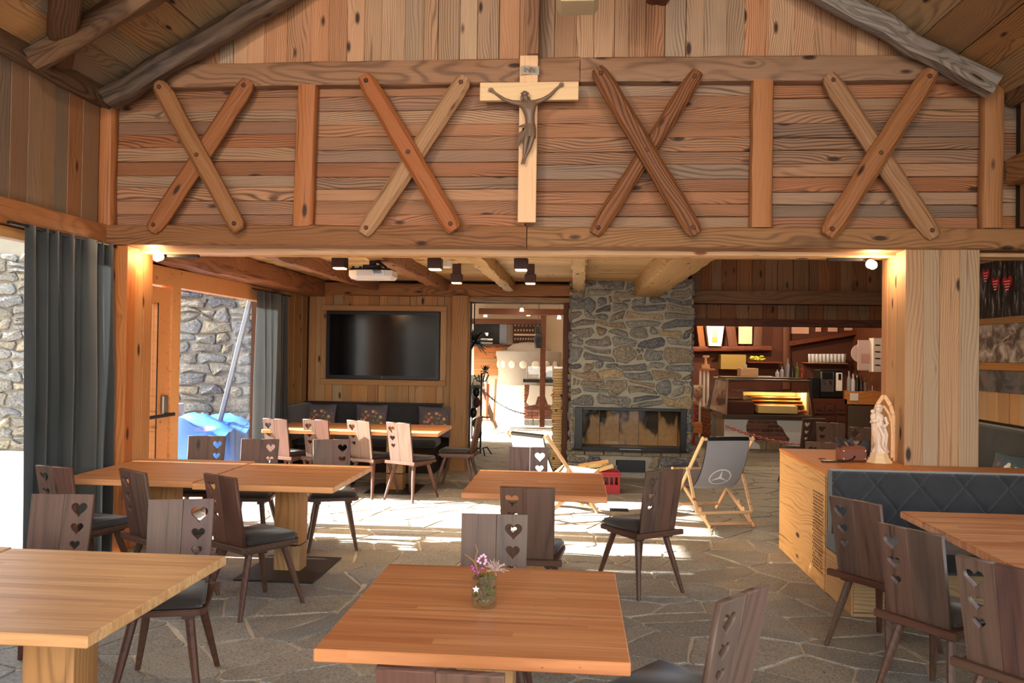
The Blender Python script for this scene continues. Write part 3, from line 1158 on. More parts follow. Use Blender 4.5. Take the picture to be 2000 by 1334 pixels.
# ================================================================== RIGHT SIDE
bm = bmesh.new()
bxr(bm, 3.68, 3.9, 4.6, GY + .1, 0, 2.7)
bxr(bm, 3.36, 3.9, 4.6, GY + .1, 2.7, 3.75)
bxr(bm, 3.36, 3.6, -3.0, 4.6, 2.75, 3.75)
bxr(bm, 3.36, 3.6, -3.0, -1.8, 0, 2.75)
bxr(bm, 3.36, 3.6, -1.8, 4.6, 0, .35)
wr = struct('wall_right', bm, M_BACK)
board_run(wr, 2.70, 3.74, -2.9, GY - .02, .2, W_LEFT,
          lambda a, b, L, W, j: plank(wr, (3.345 + j, b, a), (0, 0, 1), (-1, 0, 0), L, W, .03, W_LEFT), var=.25)
board_run(wr, .0, 2.68, 4.65, GY + .02, .2, W_TV,
          lambda a, b, L, W, j: plank(wr, (3.662 + j, b, a), (0, 0, 1), (-1, 0, 0), L, W, .03, W_TV), var=.25)
beam_thing('knee_beam', 'short brown beam butting against the right end post', (3.3, 4.2, 3.20), (3.3, GY - .02, 3.12), .16, .2, W_BEAM, rough=.01, rnd=.3)
bm = bmesh.new()
bxr(bm, 4.04, 4.2, GY + .4, 9.2, 0, 4.5)
wp = struct('wall_pictures', bm, M_BACK)
board_run(wp, 1.10, 1.46, 6.82, 9.2, .2, W_COL,
          lambda a, b, L, W, j: plank(wp, (4.025 + j, b, a), (0, 0, 1), (-1, 0, 0), L, W, .03, W_COL), var=.3)
board_run(wp, 2.46, 4.3, 6.82, 9.2, .2, W_BAR,
          lambda a, b, L, W, j: plank(wp, (4.025 + j, b, a), (0, 0, 1), (-1, 0, 0), L, W, .03, W_BAR), var=.3)

# ================================================================== ROOF
for side, nm in ((-1, 'ceiling_left_slope'), (1, 'ceiling_right_slope')):
    ce, se = cos(radians(30)), sin(radians(30))
    u = Vector((side * ce, 0, -se))          # down the slope
    n = Vector((-side * se, 0, -ce))         # towards the room
    top = Vector((RX, 0, RZ + .03))
    Ls = 4.25
    bm = bmesh.new()
    R = Matrix((u, Vector((0, 1, 0)), u.cross(Vector((0, 1, 0))))).transposed()
    add_box(bm, top + u * (Ls / 2) - n * .09 + Vector((0, 1.75, 0)), (Ls, 9.6, .06), R)
    s = struct(nm, bm, M_SLATE)
    rr = random.Random(60 + side)
    board_run(s, -3.0, GY + .12, .0, Ls, .24, W_ROOF,
              lambda a, b, L, W, j: plank(s, top + u * b - n * (.03 - j) + Vector((0, a, 0)), (0, 1, 0), n, L, W, .03, W_ROOF, bev=.006), rr=rr, split=3.0, var=.25)
    # rafters
    for k, yy in enumerate((6.22, 5.35, 4.3, 3.2, 1.6, 0.0, -1.6)):
        a = top + u * .16 + n * .09
        b = top + u * (4.05 if side < 0 else 4.02) + n * .09
        a.y = b.y = yy
        mat = W_DARKLOG if side < 0 else W_GREYLOG
        if side > 0 and k == 1:
            yy = 4.9
            a.y = b.y = yy
        nmk = ['against the board wall', 'next in front of the board wall', 'third from the board wall', 'fourth from the board wall', 'over the front tables', 'over the visitor', 'near the glazed gable'][k]
        beam_thing('rafter', '%s rafter log on the %s slope, %s' % ('dark brown' if side < 0 else 'silver grey', 'left' if side < 0 else 'right', nmk), b, a, .15, .16, mat,
                   cat='rafter', rough=.028, rnd=.55)
beam_thing('ridge_beam', 'ridge beam under the roof peak', (RX, -3, 5.6), (RX, GY, 5.6), .2, .22, W_DARKLOG, rough=.02, rnd=.4)
beam_thing('log_brace', 'thick pale brown log brace rising from the left purlin', (-3.84, 5.62, 3.84), (-3.0, 4.5, 4.08), .19, .19, W_DARKLOG, cat='brace', rough=.012, rnd=.6)

# gable behind the visitor: glazed
wb = struct_empty('wall_gable')
for (x0, x1, z0, z1) in ((-4.1, 3.5, 0, .35), (-4.1, -3.75, .35, 4.1), (3.2, 3.6, .35, 4.1), (-4.1, 3.6, 4.1, 4.4)):
    box_part('gable_panel', wb, W_LEFT, x0, x1, -3.2, -3.05, z0, z1)
wn = struct_empty('window_3')
for k in range(5):
    xx = -3.7 + k * 1.71
    box_part('mullion', wn, W_FRAME, xx - .05, xx + .05, -3.16, -3.06, .35, 4.1)
bm = bmesh.new()
vs = [bm.verts.new(p) for p in ((-4.1, -3.1, 4.4), (3.6, -3.1, 4.4), (3.6, -3.1, 3.6), (RX, -3.1, 5.9), (-4.1, -3.1, 3.6))]
bm.faces.new((vs[0], vs[1], vs[3]))
mesh_obj('gable_triangle', bm, W_LEFT, wb)

# ================================================================== CHIMNEY
FY = 11.3
fx0, fx1 = -.09, 1.63
bm = bmesh.new()
bxr(bm, fx0 + .03, fx1 - .03, FY + .04, FY + .95, .94, 2.75)
bxr(bm, fx0 + .03, .0, FY + .04, FY + .95, .36, .94)
bxr(bm, 1.54, fx1 - .03, FY + .04, FY + .95, .36, .94)
bxr(bm, 0, 1.54, FY + .55, FY + .95, .36, .94)
chim = mesh_obj('stone_chimney', bm, M_MORTAR)
tag(chim, 'grey rubble stone chimney breast with a built-in fireplace', 'fireplace')
masonry(chim, (fx0, FY + .045, .96), (1, 0, 0), (0, 0, 1), (0, -1, 0), fx1 - fx0, 1.80, .27, .145, .03, M_WALLST, 5, gap=.026, bulge=.016)
masonry(chim, (fx0, FY + .045, .34), (1, 0, 0), (0, 0, 1), (0, -1, 0), .09, .62, .09, .18, .03, M_WALLST, 6, gap=.014, bulge=.008)
masonry(chim, (1.54, FY + .045, .34), (1, 0, 0), (0, 0, 1), (0, -1, 0), .09, .62, .09, .18, .03, M_WALLST, 7, gap=.014, bulge=.008)
masonry(chim, (fx0 + .035, FY + .95, .0), (0, -1, 0), (0, 0, 1), (-1, 0, 0), .92, 2.75, .26, .14, .03, M_WALLST, 8, gap=.02, bulge=.016)
masonry(chim, (fx1 - .035, FY + .03, .0), (0, 1, 0), (0, 0, 1), (1, 0, 0), .92, 2.75, .26, .14, .03, M_WALLST, 9, gap=.02, bulge=.016)
# hearth plinth
bm = bmesh.new()
px0, px1 = -.12, 1.70
bxr(bm, px0 + .03, .57, 11.16, 12.2, 0, .30)
bxr(bm, .97, px1 - .03, 11.16, 12.2, 0, .30)
bxr(bm, .57, .97, 11.16, 12.2, 0, .09)
bxr(bm, .57, .97, 11.16, 12.2, .24, .30)
bxr(bm, .57, .97, 11.4, 12.2, .09, .24, mi=1)
hp = mesh_obj('hearth_plinth', bm, [M_MORTAR, M_BLACK], chim)
masonry(hp, (px0, 11.165, 0), (1, 0, 0), (0, 0, 1), (0, -1, 0), px1 - px0, .30, .24, .14, .03, M_WALLST, 10, gap=.016, holes=((.66, 1.12, .02, .28),), sy=1.2)
box_part('vent_opening', chim, M_BLACK, .585, .96, 11.118, 11.2, .085, .245, .002)
bm = bmesh.new()
for k in range(7):
    rr = random.Random(k)
    x = px0 + (px1 - px0) * k / 7
    bxr(bm, x + .004, x + (px1 - px0) / 7 - .004, 11.12 + rr.uniform(-.012, .012), 11.34, .30, .345 + rr.uniform(-.003, .003), .008)
mesh_obj('hearth_slab', bm, M_HEARTH, chim)
# fire insert
ins = bmesh.new()
bxr(ins, .0, .105, FY - .02, FY + .1, .36, .95, .004)
bxr(ins, 1.46, 1.54, FY - .02, FY + .1, .36, .95, .004)
bxr(ins, .105, 1.46, FY - .02, FY + .1, .91, .95, .004)
bxr(ins, .105, 1.46, FY - .03, FY + .1, .345, .40, .004)
mesh_obj('fireplace_frame', ins, M_BLACK, chim, label='black steel fireplace frame')
bm = bmesh.new()
bxr(bm, .62, .92, FY - .05, FY - .03, .372, .384, .004)
mesh_obj('fireplace_handle', bm, M_STEEL, chim)
box_part('fireplace_glass', chim, M_DGLASS, .105, 1.46, FY + .0, FY + .006, .40, .91, bev=0)


def soot_mat():
    m = NT('sooty firebrick')
    tc = m.n('ShaderNodeTexCoord')
    lo_, _ = rand_loc(m)
    ad = m.n('ShaderNodeVectorMath', operation='ADD')
    m.l(tc.outputs['Object'], ad.inputs[0])
    m.l(lo_, ad.inputs[1])
    n1 = m.noise(m.mapping(ad.outputs[0], (3.4, 3.4, 1.5)), 1, 3, .5)
    sep = m.n('ShaderNodeSeparateXYZ')
    m.l(tc.outputs['Object'], sep.inputs[0])
    f = m.math('ADD', m.math('MULTIPLY', sep.outputs[2], 2.6), m.math('MULTIPLY', m.math('SUBTRACT', n1, .5), 4.6))
    f = m.math('MULTIPLY', m.math('SUBTRACT', f, .02), 3.4, clamp=True)
    n2 = m.noise(tc.outputs['Object'], 14, 4, .6)
    base = m.mix(n2, srgb(214, 172, 120), srgb(150, 112, 76))
    m.l(m.mix(m.math('MULTIPLY', f, .93), base, srgb(30, 27, 26)), m.p.inputs['Base Color'])
    m.set(Roughness=.9)
    return m.m


M_SOOT = soot_mat()
for k in range(5):
    a = .08 + k * .28
    bm = bmesh.new()
    add_box(bm, (0, 0, 0), (.274, .04, .56), None, .003)
    o = mesh_obj('firebrick_panel', bm, M_SOOT, chim)
    o.location = (a + .14, FY + .50, .65)
for a, x in ((-1, .06), (1, 1.50)):
    bm = bmesh.new()
    add_box(bm, (0, 0, 0), (.03, .44, .56), None, .003)
    o = mesh_obj('firebrick_panel', bm, M_SOOT, chim)
    o.location = (x, FY + .28, .65)
box_part('firebox_floor', chim, M_HEARTH, .05, 1.5, FY + .08, FY + .54, .36, .385)

# ================================================================== BACK ROOMS
bm = bmesh.new()
bxr(bm, XL - .1, 6.7, 21.0, 21.2, 0, 4.4)
wback = struct('wall_back', bm, M_PLAST)
bm = bmesh.new()
bxr(bm, XL - .1, 1.2, 11.85, 21.1, 2.95, 3.05)
struct('ceiling_back', bm, M_PLAST)
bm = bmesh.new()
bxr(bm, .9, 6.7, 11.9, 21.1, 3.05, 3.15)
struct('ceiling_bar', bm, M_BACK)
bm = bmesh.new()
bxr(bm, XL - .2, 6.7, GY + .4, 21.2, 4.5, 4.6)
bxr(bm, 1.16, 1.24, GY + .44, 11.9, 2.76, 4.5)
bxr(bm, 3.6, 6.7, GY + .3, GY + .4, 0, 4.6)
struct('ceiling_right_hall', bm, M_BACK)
bm = bmesh.new()
bxr(bm, 6.5, 6.7, 6.8, 21.1, 0, 4.4)
struct('wall_far_right', bm, W_DARK)
bm = bmesh.new()
bxr(bm, .55, .75, 12.3, 21.0, 0, 3.05)
struct('wall_between_rooms', bm, M_PLAST)

# ================================================================== OUTDOORS
bm = bmesh.new()
bxr(bm, -40, XL - .25, -20, 40, -.25, -.06)
ground = struct('ground', bm, plain('pale terrace gravel', (140, 136, 126), .9, var=.3))
bm = bmesh.new()
bxr(bm, -13.5, -4.3, 12.75, 13.4, -.1, 4.6)
ow = mesh_obj('garden_wall', bm, M_OUTM)
ow['kind'] = 'structure'
nst = masonry(ow, (-12.6, 12.755, -.05), (1, 0, 0), (0, 0, 1), (0, -1, 0), 8.3, 3.3, .36, .19, .05, M_OUTST, 3, gap=.03, bulge=.02)
bm = bmesh.new()
bxr(bm, -8.2, -7.2, -8, 6.15, -.1, 4.4)
nb = mesh_obj('unseen_sun_blocker', bm, M_OUTM)  # unseen block added to keep direct sun off the front floor
nb['kind'] = 'structure'

for k in range(4):
    box_part('pane', wn, M_GLASS, -3.7 + k * 1.71 + .05, -3.7 + (k + 1) * 1.71 - .05, -3.115, -3.105, .38, 4.08, bev=0)

# ================================================================== CURTAINS
def curtain(name, label, y0, y1, z0, z1, X, folds, amp, seed, group=None, gather=0.85):
    rr = random.Random(seed)
    nx, nz = folds * 8, 16
    phs = [rr.uniform(-.6, .6) for _ in range(folds + 1)]
    am = [rr.uniform(.35, 1.35) for _ in range(folds + 1)]
    bm = bmesh.new()
    grid = []
    for j in range(nz + 1):
        t = j / nz
        row = []
        for i in range(nx + 1):
            s = i / nx
            fi = (s + .045 * sin(s * 9 + seed) + .02 * sin(s * 23 + seed * 2 + t)) * folds
            fi = max(0, min(folds - 1e-4, fi))
            k = int(min(fi, folds - 1))
            f = fi - k
            ph = phs[k] * (1 - f) + phs[k + 1] * f
            a = (am[k] * (1 - f) + am[k + 1] * f) * amp * (.35 + .65 * min(1, t * 2.2)) * (1 - .12 * t)
            yy = y0 + (y1 - y0) * s + .018 * sin(fi * 6.28 * .5 + ph * 3 + t * 2)
            row.append(bm.verts.new((X + a * sin(fi * 6.283 + ph * (.4 + t) * 1.9 + .5 * sin(fi * 2.9 + seed)), yy, z1 - (z1 - z0) * t)))
        grid.append(row)
    for a, b in zip(grid, grid[1:]):
        for i in range(nx):
            bm.faces.new((a[i], a[i + 1], b[i + 1], b[i]))
    o = mesh_obj(name, bm, M_CURT, smooth=True)
    md = o.modifiers.new('thick', 'SOLIDIFY')
    md.thickness = .004
    return tag(o, label, 'curtain', group)


curtain('curtain', 'long slate grey curtain at the front left window, beside the corner pier', 5.28, 6.34, .02, 2.54, XL + .13, 9, .05, 3)
curtain('curtain', 'dark grey curtain gathered at the far end of the terrace window', 9.36, 10.36, .02, 2.40, XL + .14, 7, .055, 4)
curtain('curtain', 'slate grey curtain panel at the front left window, near the visitor', 1.2, 2.5, .02, 2.54, XL + .13, 9, .05, 5)
for y0, y1, lab in ((5.1, 6.36, 'thin black curtain rail above the front left curtain'), (9.2, 10.45, 'thin black curtain rail above the far gathered curtain')):
    bm = bmesh.new()
    zz = 2.525 if y0 < 6 else 2.405
    add_bar(bm, (XL + .13, y0, zz), (XL + .13, y1, zz), .03, .02, .004)
    tag(mesh_obj('curtain_rail', bm, M_BLACK), lab, 'curtain rail')

# ================================================================== CHAIRS
def heart(cx, cz, s):
    pts = []
    for k in range(28):
        t = 2 * pi * k / 28
        x = 16 * sin(t) ** 3
        y = 13 * cos(t) - 5 * cos(2 * t) - 2 * cos(3 * t) - cos(4 * t)
        pts.append((cx + x / 32 * s, cz + (y + 2.5) / 32 * s))
    return pts


def slab_mesh(name, outline, holes, thick, mat, bev=.0015):
    """flat board with cut-outs, via a filled 2D curve turned into a mesh (x, z plane, thickness along y)"""
    cu = bpy.data.curves.new(name, 'CURVE')
    cu.dimensions = '2D'
    cu.fill_mode = 'BOTH'
    cu.extrude = thick / 2 - bev
    cu.bevel_depth = bev
    cu.bevel_resolution = 0
    cu.offset = -bev
    for pl in [outline] + holes:
        sp = cu.splines.new('POLY')
        sp.points.add(len(pl) - 1)
        for p, (x, y) in zip(sp.points, pl):
            p.co = (x, y, 0, 1)
        sp.use_cyclic_u = True
    o = bpy.data.objects.new(name, cu)
    me = bpy.data.meshes.new_from_object(o)
    bpy.data.objects.remove(o)
    bpy.data.curves.remove(cu)
    me.name = name
    me.transform(Matrix.Rotation(radians(90), 4, 'X'))
    me.materials.clear()
    me.materials.append(mat)
    return me


def tomesh(name, bm, mat, smooth=False):
    me = bpy.data.meshes.new(name)
    bm.normal_update()
    bm.to_mesh(me)
    bm.free()
    if smooth:
        me.shade_smooth()
    me.materials.append(mat)
    return me


BH = .465   # backrest height
HZ = [(-.095, BH - .085, .085), (-.093, BH - .185, .068), (-.091, BH - .272, .054)]
bk_left = slab_mesh('backrest', [(-.158, 0), (-.0105, 0), (-.0105, BH), (-.166, BH)], [heart(*h) for h in HZ], .024, W_CHAIR)
bk_right = slab_mesh('board', [(-.0095, 0), (.158, 0), (.166, BH), (-.0095, BH)], [], .024, W_CHAIR)
TILT = math.atan2(.085, BH)
BKM = Matrix.Translation((0, -.185, .432)) @ Matrix.Rotation(TILT, 4, 'X')


def seat_mesh(z0, z1, wf, wb, y0, y1, bev, grow=0):
    bm = bmesh.new()
    v = []
    for z in (z0, z1):
        for x, y in ((-wb, y0), (wb, y0), (wf, y1 - .03), (wf - .03, y1), (-wf + .03, y1), (-wf, y1 - .03)):
            v.append(bm.verts.new((x, y, z)))
    bm.faces.new(v[:6][::-1])
    bm.faces.new(v[6:])
    for k in range(6):
        bm.faces.new((v[k], v[(k + 1) % 6], v[6 + (k + 1) % 6], v[6 + k]))
    bmesh.ops.bevel(bm, geom=list(bm.edges), offset=bev, segments=2, affect='EDGES')
    return bm


seat_me = tomesh('seat', seat_mesh(.415, .445, .215, .185, -.235, .215, .004), W_CHAIRH)
cush_me = tomesh('cushion', seat_mesh(.446, .488, .208, .16, -.155, .208, .014), M_CUSH, True)
bm = bmesh.new()
for s in (-1, 1):
    add_box(bm, (s * .13, 0, .402), (.06, .36, .026), None, .003)
batten_me = tomesh('seat_batten', bm, W_CHAIRH)
bm = bmesh.new()
add_box(bm, (0, -.222, .432), (.42, .034, .036), None, .004)
rail_me = tomesh('back_rail', bm, W_CHAIRH)
leg_mes = []
for sx, sy in ((-1, 1), (1, 1), (-1, -1), (1, -1)):
    bm = bmesh.new()
    add_tube(bm, [(sx * .125, sy * .13, .41), (sx * .155, sy * .18, .24), (sx * .2, sy * .245, .0)], [.0225, .021, .0145], 8)
    for v in bm.verts:
        if v.co.z < .006:
            v.co.z = 0
    leg_mes.append(tomesh('leg', bm, W_CHAIRH))


def chair(x, y, fx, fy, label, group, z=0.0):
    rz = math.atan2(-fx, fy)
    t = thing('heart_chair', label, 'chair', (x, y, z), rz, group)
    link('seat', seat_me, t)
    link('cushion', cush_me, t)
    link('seat_batten', batten_me, t)
    link('back_rail', rail_me, t)
    b = link('backrest', bk_left, t, mtx=BKM)
    link('board', bk_right, b)
    for m in leg_mes:
        link('leg', m, t)
    return t


g1 = 'chairs at the front left table'
g3 = 'chairs at the double table by the window'
g4 = 'chairs at the small tables in the middle'
g5 = 'chairs at the television table'
g6 = 'chairs along the right banquette table'
g7 = 'chairs stacked together behind the cabinet by the bar'
chair(-2.745, 3.93, .12, -.99, 'heart-back chair facing the visitor behind the front left table, left one next to the curtain', g1)
chair(-2.02, 3.90, .26, -.97, 'heart-back chair facing the visitor behind the front left table, right one', g1)
chair(-3.40, 5.40, .30, .95, 'pale-backed heart chair seen from behind, leftmost at the double table beside the curtain', g3)
chair(-2.73, 5.28, .55, .83, 'heart chair seen from behind at the middle of the double table', g3)
chair(-2.10, 5.18, .52, .85, 'heart chair standing free at the near right of the double table, seat turned right', g3)
chair(-3.33, 6.90, .15, -1, 'dark heart chair facing us beyond the double table, against the terrace door', g3)
chair(-2.78, 6.76, .12, -1, 'dark heart chair facing us beyond the double table, its middle one', g3)
chair(-2.10, 6.88, .33, -.94, 'dark heart chair facing us at the right far corner of the double table', g3)
chair(-3.40, 9.35, .25, .97, 'sunlit heart chair at the television table, nearest the gathered curtain', g5)
chair(-2.93, 9.36, .22, .98, 'sunlit heart chair at the television table, second from the left', g5)
chair(-2.37, 9.33, .42, .9, 'sunlit heart chair at the television table, third from the left', g5)
chair(-1.87, 9.18, .42, .9, 'sunlit heart chair at the television table, rightmost of the four backs', g5)
chair(-1.45, 9.98, -1, .08, 'brown heart chair seen side-on at the right end of the television table', g5)
chair(-.38, 6.63, .04, -1, 'dark heart chair facing us beyond the middle table, in front of the white deck chair', g4)
chair(-.27, 5.10, .03, 1, 'dark heart chair seen from behind at the near edge of the middle table', g4)
chair(-.385, 3.75, .03, -1, 'dark heart chair facing us behind the front centre table', g4)
chair(-.32, 2.30, .05, 1, 'dark heart chair at the bottom edge, its back against the front centre table', g4)
chair(.38, 2.99, -.76, .65, 'dark heart chair at the lower right of the front centre table, seen edge-on', g4)
chair(.48, 5.94, -.57, .82, 'dark heart chair standing alone on the floor in front of the fireplace', g4)
chair(1.81, 4.87, .82, .57, 'heart chair at the right table, nearest the cabinet', g6)
chair(1.81, 4.12, .82, .57, 'heart chair at the right table, middle of the three', g6)
chair(1.90, 3.50, .82, .57, 'heart chair at the right table, cut by the right picture edge', g6)
chair(3.05, 11.1, -.3, .95, 'grey heart chair behind the cabinet, just right of the display counter', g7)
chair(3.22, 10.45, .3, .95, 'pale grey heart chair behind the cabinet, its three hearts in view', g7)
chair(3.42, 9.85, .3, .95, 'bluish heart chair behind the cabinet, beside the carved statue', g7)
chair(2.42, 8.1, .25, .97, 'heart chair with only its top edge showing above the cabinet', g7)

# ================================================================== TABLES
def table(name, label, x0, x1, y0, y1, group, posts=None, z=.76, T=.042, plate=True, pw=.16, axis='X', mat=None):
    cx, cy = (x0 + x1) / 2, (y0 + y1) / 2
    t = thing(name, label, 'table', (cx, cy, 0), 0, group)
    bm = bmesh.new()
    if axis == 'X':
        add_box(bm, (0, 0, 0), (x1 - x0, y1 - y0, T), None, .004)
        o = mesh_obj('tabletop', bm, mat or M_TABLE, t)
        o.location = (0, 0, z - T / 2)
    else:
        add_box(bm, (0, 0, 0), (y1 - y0, x1 - x0, T), None, .004)
        o = mesh_obj('tabletop', bm, mat or M_TABLE, t)
        o.location = (0, 0, z - T / 2)
        o.rotation_euler = (0, 0, radians(90))
    for px, py in posts or ((0, 0),):
        zb = .012
        po = log_obj('post', (px, py, .21), (px, py, z - T), pw, pw * 1.3, W_TV, t, rough=.002, rnd=.08, up=(1, 0, 0))
        log_obj('post_foot', (px, py, zb), (px, py, .20), pw, pw * 1.3, W_TV, t, rough=.001, rnd=.08, up=(1, 0, 0))
        bm = bmesh.new()
        add_box(bm, (px, py, .205), (pw * .9, pw * 1.15, .012))
        mesh_obj('post_groove', bm, M_BLACK, t)
        if plate:
            bm = bmesh.new()
            add_box(bm, (px, py, .006), (.60, .72, .012), None, .003)
            mesh_obj('base_plate', bm, M_BASE, t)
    return t


table('dining_table', 'pale oiled wooden table at the front left, right half of the pair', -2.585, -1.565, 2.50, 3.54, 'front left tables', posts=((.08, 0),), mat=M_TABLE_DAYLIT)
table('dining_table', 'pale oiled wooden table at the far lower left picture edge', -3.62, -2.603, 2.50, 3.56, 'front left tables', mat=M_TABLE_DAYLIT)
table('dining_table', 'orange-brown square table in the front centre with the flower glass on it', -.81, .18, 2.48, 3.51, 'small middle tables', mat=M_TABLE_LAMPLIT)
table('dining_table', 'orange-brown square table in the middle of the room, fireplace behind it', -.75, .22, 5.33, 6.39, 'small middle tables', mat=M_TABLE_LAMPLIT)
table('dining_table', 'left half of the double table by the terrace door', -3.63, -2.66, 5.44, 6.54, 'double table by the window')
table('dining_table', 'right half of the double table, with its black base plate in view', -2.635, -1.64, 5.38, 6.44, 'double table by the window', posts=((-.04, .17),))
table('dining_table', 'long table under the television, in front of the dark bench', -3.64, -1.56, 9.12, 10.15, None, posts=((-.48, .1), (.42, .1)))
table('dining_table', 'long reddish table in front of the quilted banquette at the right', 2.0, 3.5, 2.4, 5.13, None, posts=((.05, .75), (.05, -.75)), mat=M_TABLE_LAMPLIT)

# flower glass on the front centre table
VC = at(945, 1185, Z=.76)
VC.y += .01
vase = thing('flower_glass', 'glass tumbler of moss, berries and dried twigs on the front centre table', 'vase', (VC.x, VC.y, .7602))
bm = bmesh.new()
add_lathe(bm, [(0, 0), (.046, 0), (.0475, .004), (.0475, .118), (.045, .118), (.045, .012), (0, .012)], 32)
mesh_obj('glass', bm, M_VGLASS, vase, smooth=True)
M_MOSS = stone_mat('green moss', [(96, 106, 34), (130, 132, 44), (84, 84, 34), (150, 142, 60)], sc=30, bump=.6, fine=120)
M_TWIG = plain('brown twig', (136, 100, 70), .8, var=.5)
rr = random.Random(3)
mats_m = [M_MOSS, plain('brown moss', (92, 66, 40), .9, var=.5)]
for k, mm in enumerate(mats_m):
    bm = bmesh.new()
    for _ in range(150):
        a, q = rr.uniform(0, 6.28), rr.uniform(.012, .041)
        z = rr.uniform(.016, .115)
        s = rr.uniform(.003, .0065)
        c = Vector((q * cos(a), q * sin(a), z))
        if (z < .055 or q * cos(a) > 0) == (k == 0) or rr.random() < .25:
            add_ball(bm, c, s, 1, (rr.uniform(.6, 1.6), rr.uniform(.6, 1.4), rr.uniform(.5, 1.5)))
    mesh_obj('moss' if k == 0 else 'bark_filling', bm, mm, vase, kind='stuff')
bm = bmesh.new()
add_tube(bm, [(-.01, 0, .02), (-.022, 0, .10), (-.034, 0, .15), (-.042, .0, .165), (-.075, 0, .188)], [.006, .006, .0055, .004, .0025], 8)
add_tube(bm, [(-.036, 0, .155), (-.034, 0, .178), (-.028, 0, .20), (-.037, 0, .228)], [.0045, .004, .0035, .0015], 8)
mesh_obj('branch', bm, M_TWIG, vase)
for col_, nm, spots in (((214, 160, 186), 'pink_berries', [(-.02, .178), (-.012, .186), (-.004, .19), (-.024, .168), (.002, .183), (.005, .174), (.004, .165), (0, .158), (-.016, .16)]),
                        ((150, 70, 120), 'purple_berries', [(-.046, .148), (-.043, .138), (-.036, .131), (-.028, .128), (-.021, .127), (-.04, .143), (-.01, .141), (-.004, .139)])):
    bm = bmesh.new()
    for x, z in spots:
        add_ball(bm, (x, rr.uniform(-.02, -.005), z), .0058, 2)
    mesh_obj(nm, bm, plain(nm, col_, .45), vase, smooth=True)
bm = bmesh.new()
for _ in range(54):
    a, e = rr.uniform(0, 6.28), rr.uniform(-.2, 1.3)
    L = rr.uniform(.025, .05)
    d = Vector((cos(a) * cos(e), sin(a) * cos(e), sin(e)))
    p = Vector((.038, -.004, .13))
    add_tube(bm, [p, p + d * L * .6 + Vector((0, 0, .004)), p + d * L], [.0012, .0011, .0014], 5)
    add_ball(bm, p + d * L, .0022, 1)
mesh_obj('silver_blossom', bm, plain('silvery dry blossom', (196, 170, 160), .4, .3), vase)
bm = bmesh.new()
v0 = []
for yv in (-.0505, -.053):
    for k in range(10):
        a = pi / 2 + k * pi / 5
        q = .0135 if k % 2 == 0 else .0058
        v0.append(bm.verts.new((-.026 + q * cos(a), yv + .0072, .073 + q * sin(a))))
bm.faces.new(v0[:10])
bm.faces.new(v0[10:][::-1])
for k in range(10):
    bm.faces.new((v0[k], v0[(k + 1) % 10], v0[10 + (k + 1) % 10], v0[10 + k]))
mesh_obj('white_star', bm, plain('white felt', (238, 240, 244), .8), vase, label='white star on the glass')

# ================================================================== BENCH UNDER TELEVISION + CUSHIONS
bench = thing('upholstered_bench', 'dark upholstered bench along the wall under the television', 'bench', (-2.84, 11.3, 0))
box_part('bench_back', bench, M_BENCH, -1.08, .93, .14, .27, .46, .93, .02)
box_part('bench_back_side', bench, M_BENCH, -1.08, -.98, -.9, .14, .46, .93, .02)
box_part('bench_seat', bench, M_BENCH, -1.08, .93, -.33, .14, .36, .47, .025)
box_part('bench_base', bench, M_BACK, -1.05, .90, -.26, .2, 0, .36, .004)
box_part('bench_cap', bench, M_BLACK, -1.09, .94, .12, .28, .93, .945, .003)


def cushion_mesh(wd, ht, th, seed):
    bm = bmesh.new()
    n = 10
    g = {}
    for side in (1, -1):
        for i in range(n + 1):
            for j in range(n + 1):
                s, t = i / n * 2 - 1, j / n * 2 - 1
                edge = i in (0, n) or j in (0, n)
                if side == -1 and edge:
                    g[side, i, j] = g[1, i, j]
                    continue
                p = (1 - s * s) ** .5 * (1 - t * t) ** .5 if not edge else 0
                k = 1 - .07 * (1 - abs(s) ** 2) * 0 - .06 * (abs(s) * (1 - abs(t)) + abs(t) * (1 - abs(s))) * 0
                pin = 1 - .09 * (1 - max(abs(s), abs(t)) ** 2) * 0
                xx = s * wd / 2 * (1 - .06 * (1 - t * t) * abs(s))
                zz = t * ht / 2 * (1 - .06 * (1 - s * s) * abs(t))
                g[side, i, j] = bm.verts.new((xx * pin, -side * th / 2 * p, zz * k))
    for side in (1, -1):
        for i in range(n):
            for j in range(n):
                q = [g[side, i, j], g[side, i + 1, j], g[side, i + 1, j + 1], g[side, i, j + 1]]
                bm.faces.new(q if side == 1 else q[::-1])
    return bm


def floral(name, base, tones, seed):
    m = NT(name)
    tc = m.n('ShaderNodeTexCoord')
    v = m.mapping(tc.outputs['Object'], (1, 1, 1), loc=(seed * 3.1, seed, 0))
    vo = m.n('ShaderNodeTexVoronoi')
    m.l(v, vo.inputs['Vector'])
    vo.inputs['Scale'].default_value = 22
    c1 = m.ramp(m.math('FRACT', m.math('MULTIPLY', vo.outputs['Color'], 1.0)), [(i / (len(tones) - 1), srgb(*t)) for i, t in enumerate(tones)], 'CONSTANT')
    ln = m.n('ShaderNodeVectorMath', operation='LENGTH')
    m.l(m.mapping(tc.outputs['Object'], (5.4, 1, 7.5)), ln.inputs[0])
    d = m.math('ADD', ln.outputs['Value'], m.math('MULTIPLY', m.noise(v, 14, 3, .6), .9))
    msk = m.math('MULTIPLY', m.math('SUBTRACT', 1.6, d), 5, clamp=True)
    dots = m.math('LESS_THAN', vo.outputs['Distance'], .5)
    m.l(m.mix(m.math('MULTIPLY', msk, dots), srgb(*base), c1), m.p.inputs['Base Color'])
    m.set(Roughness=.9)
    return m.m


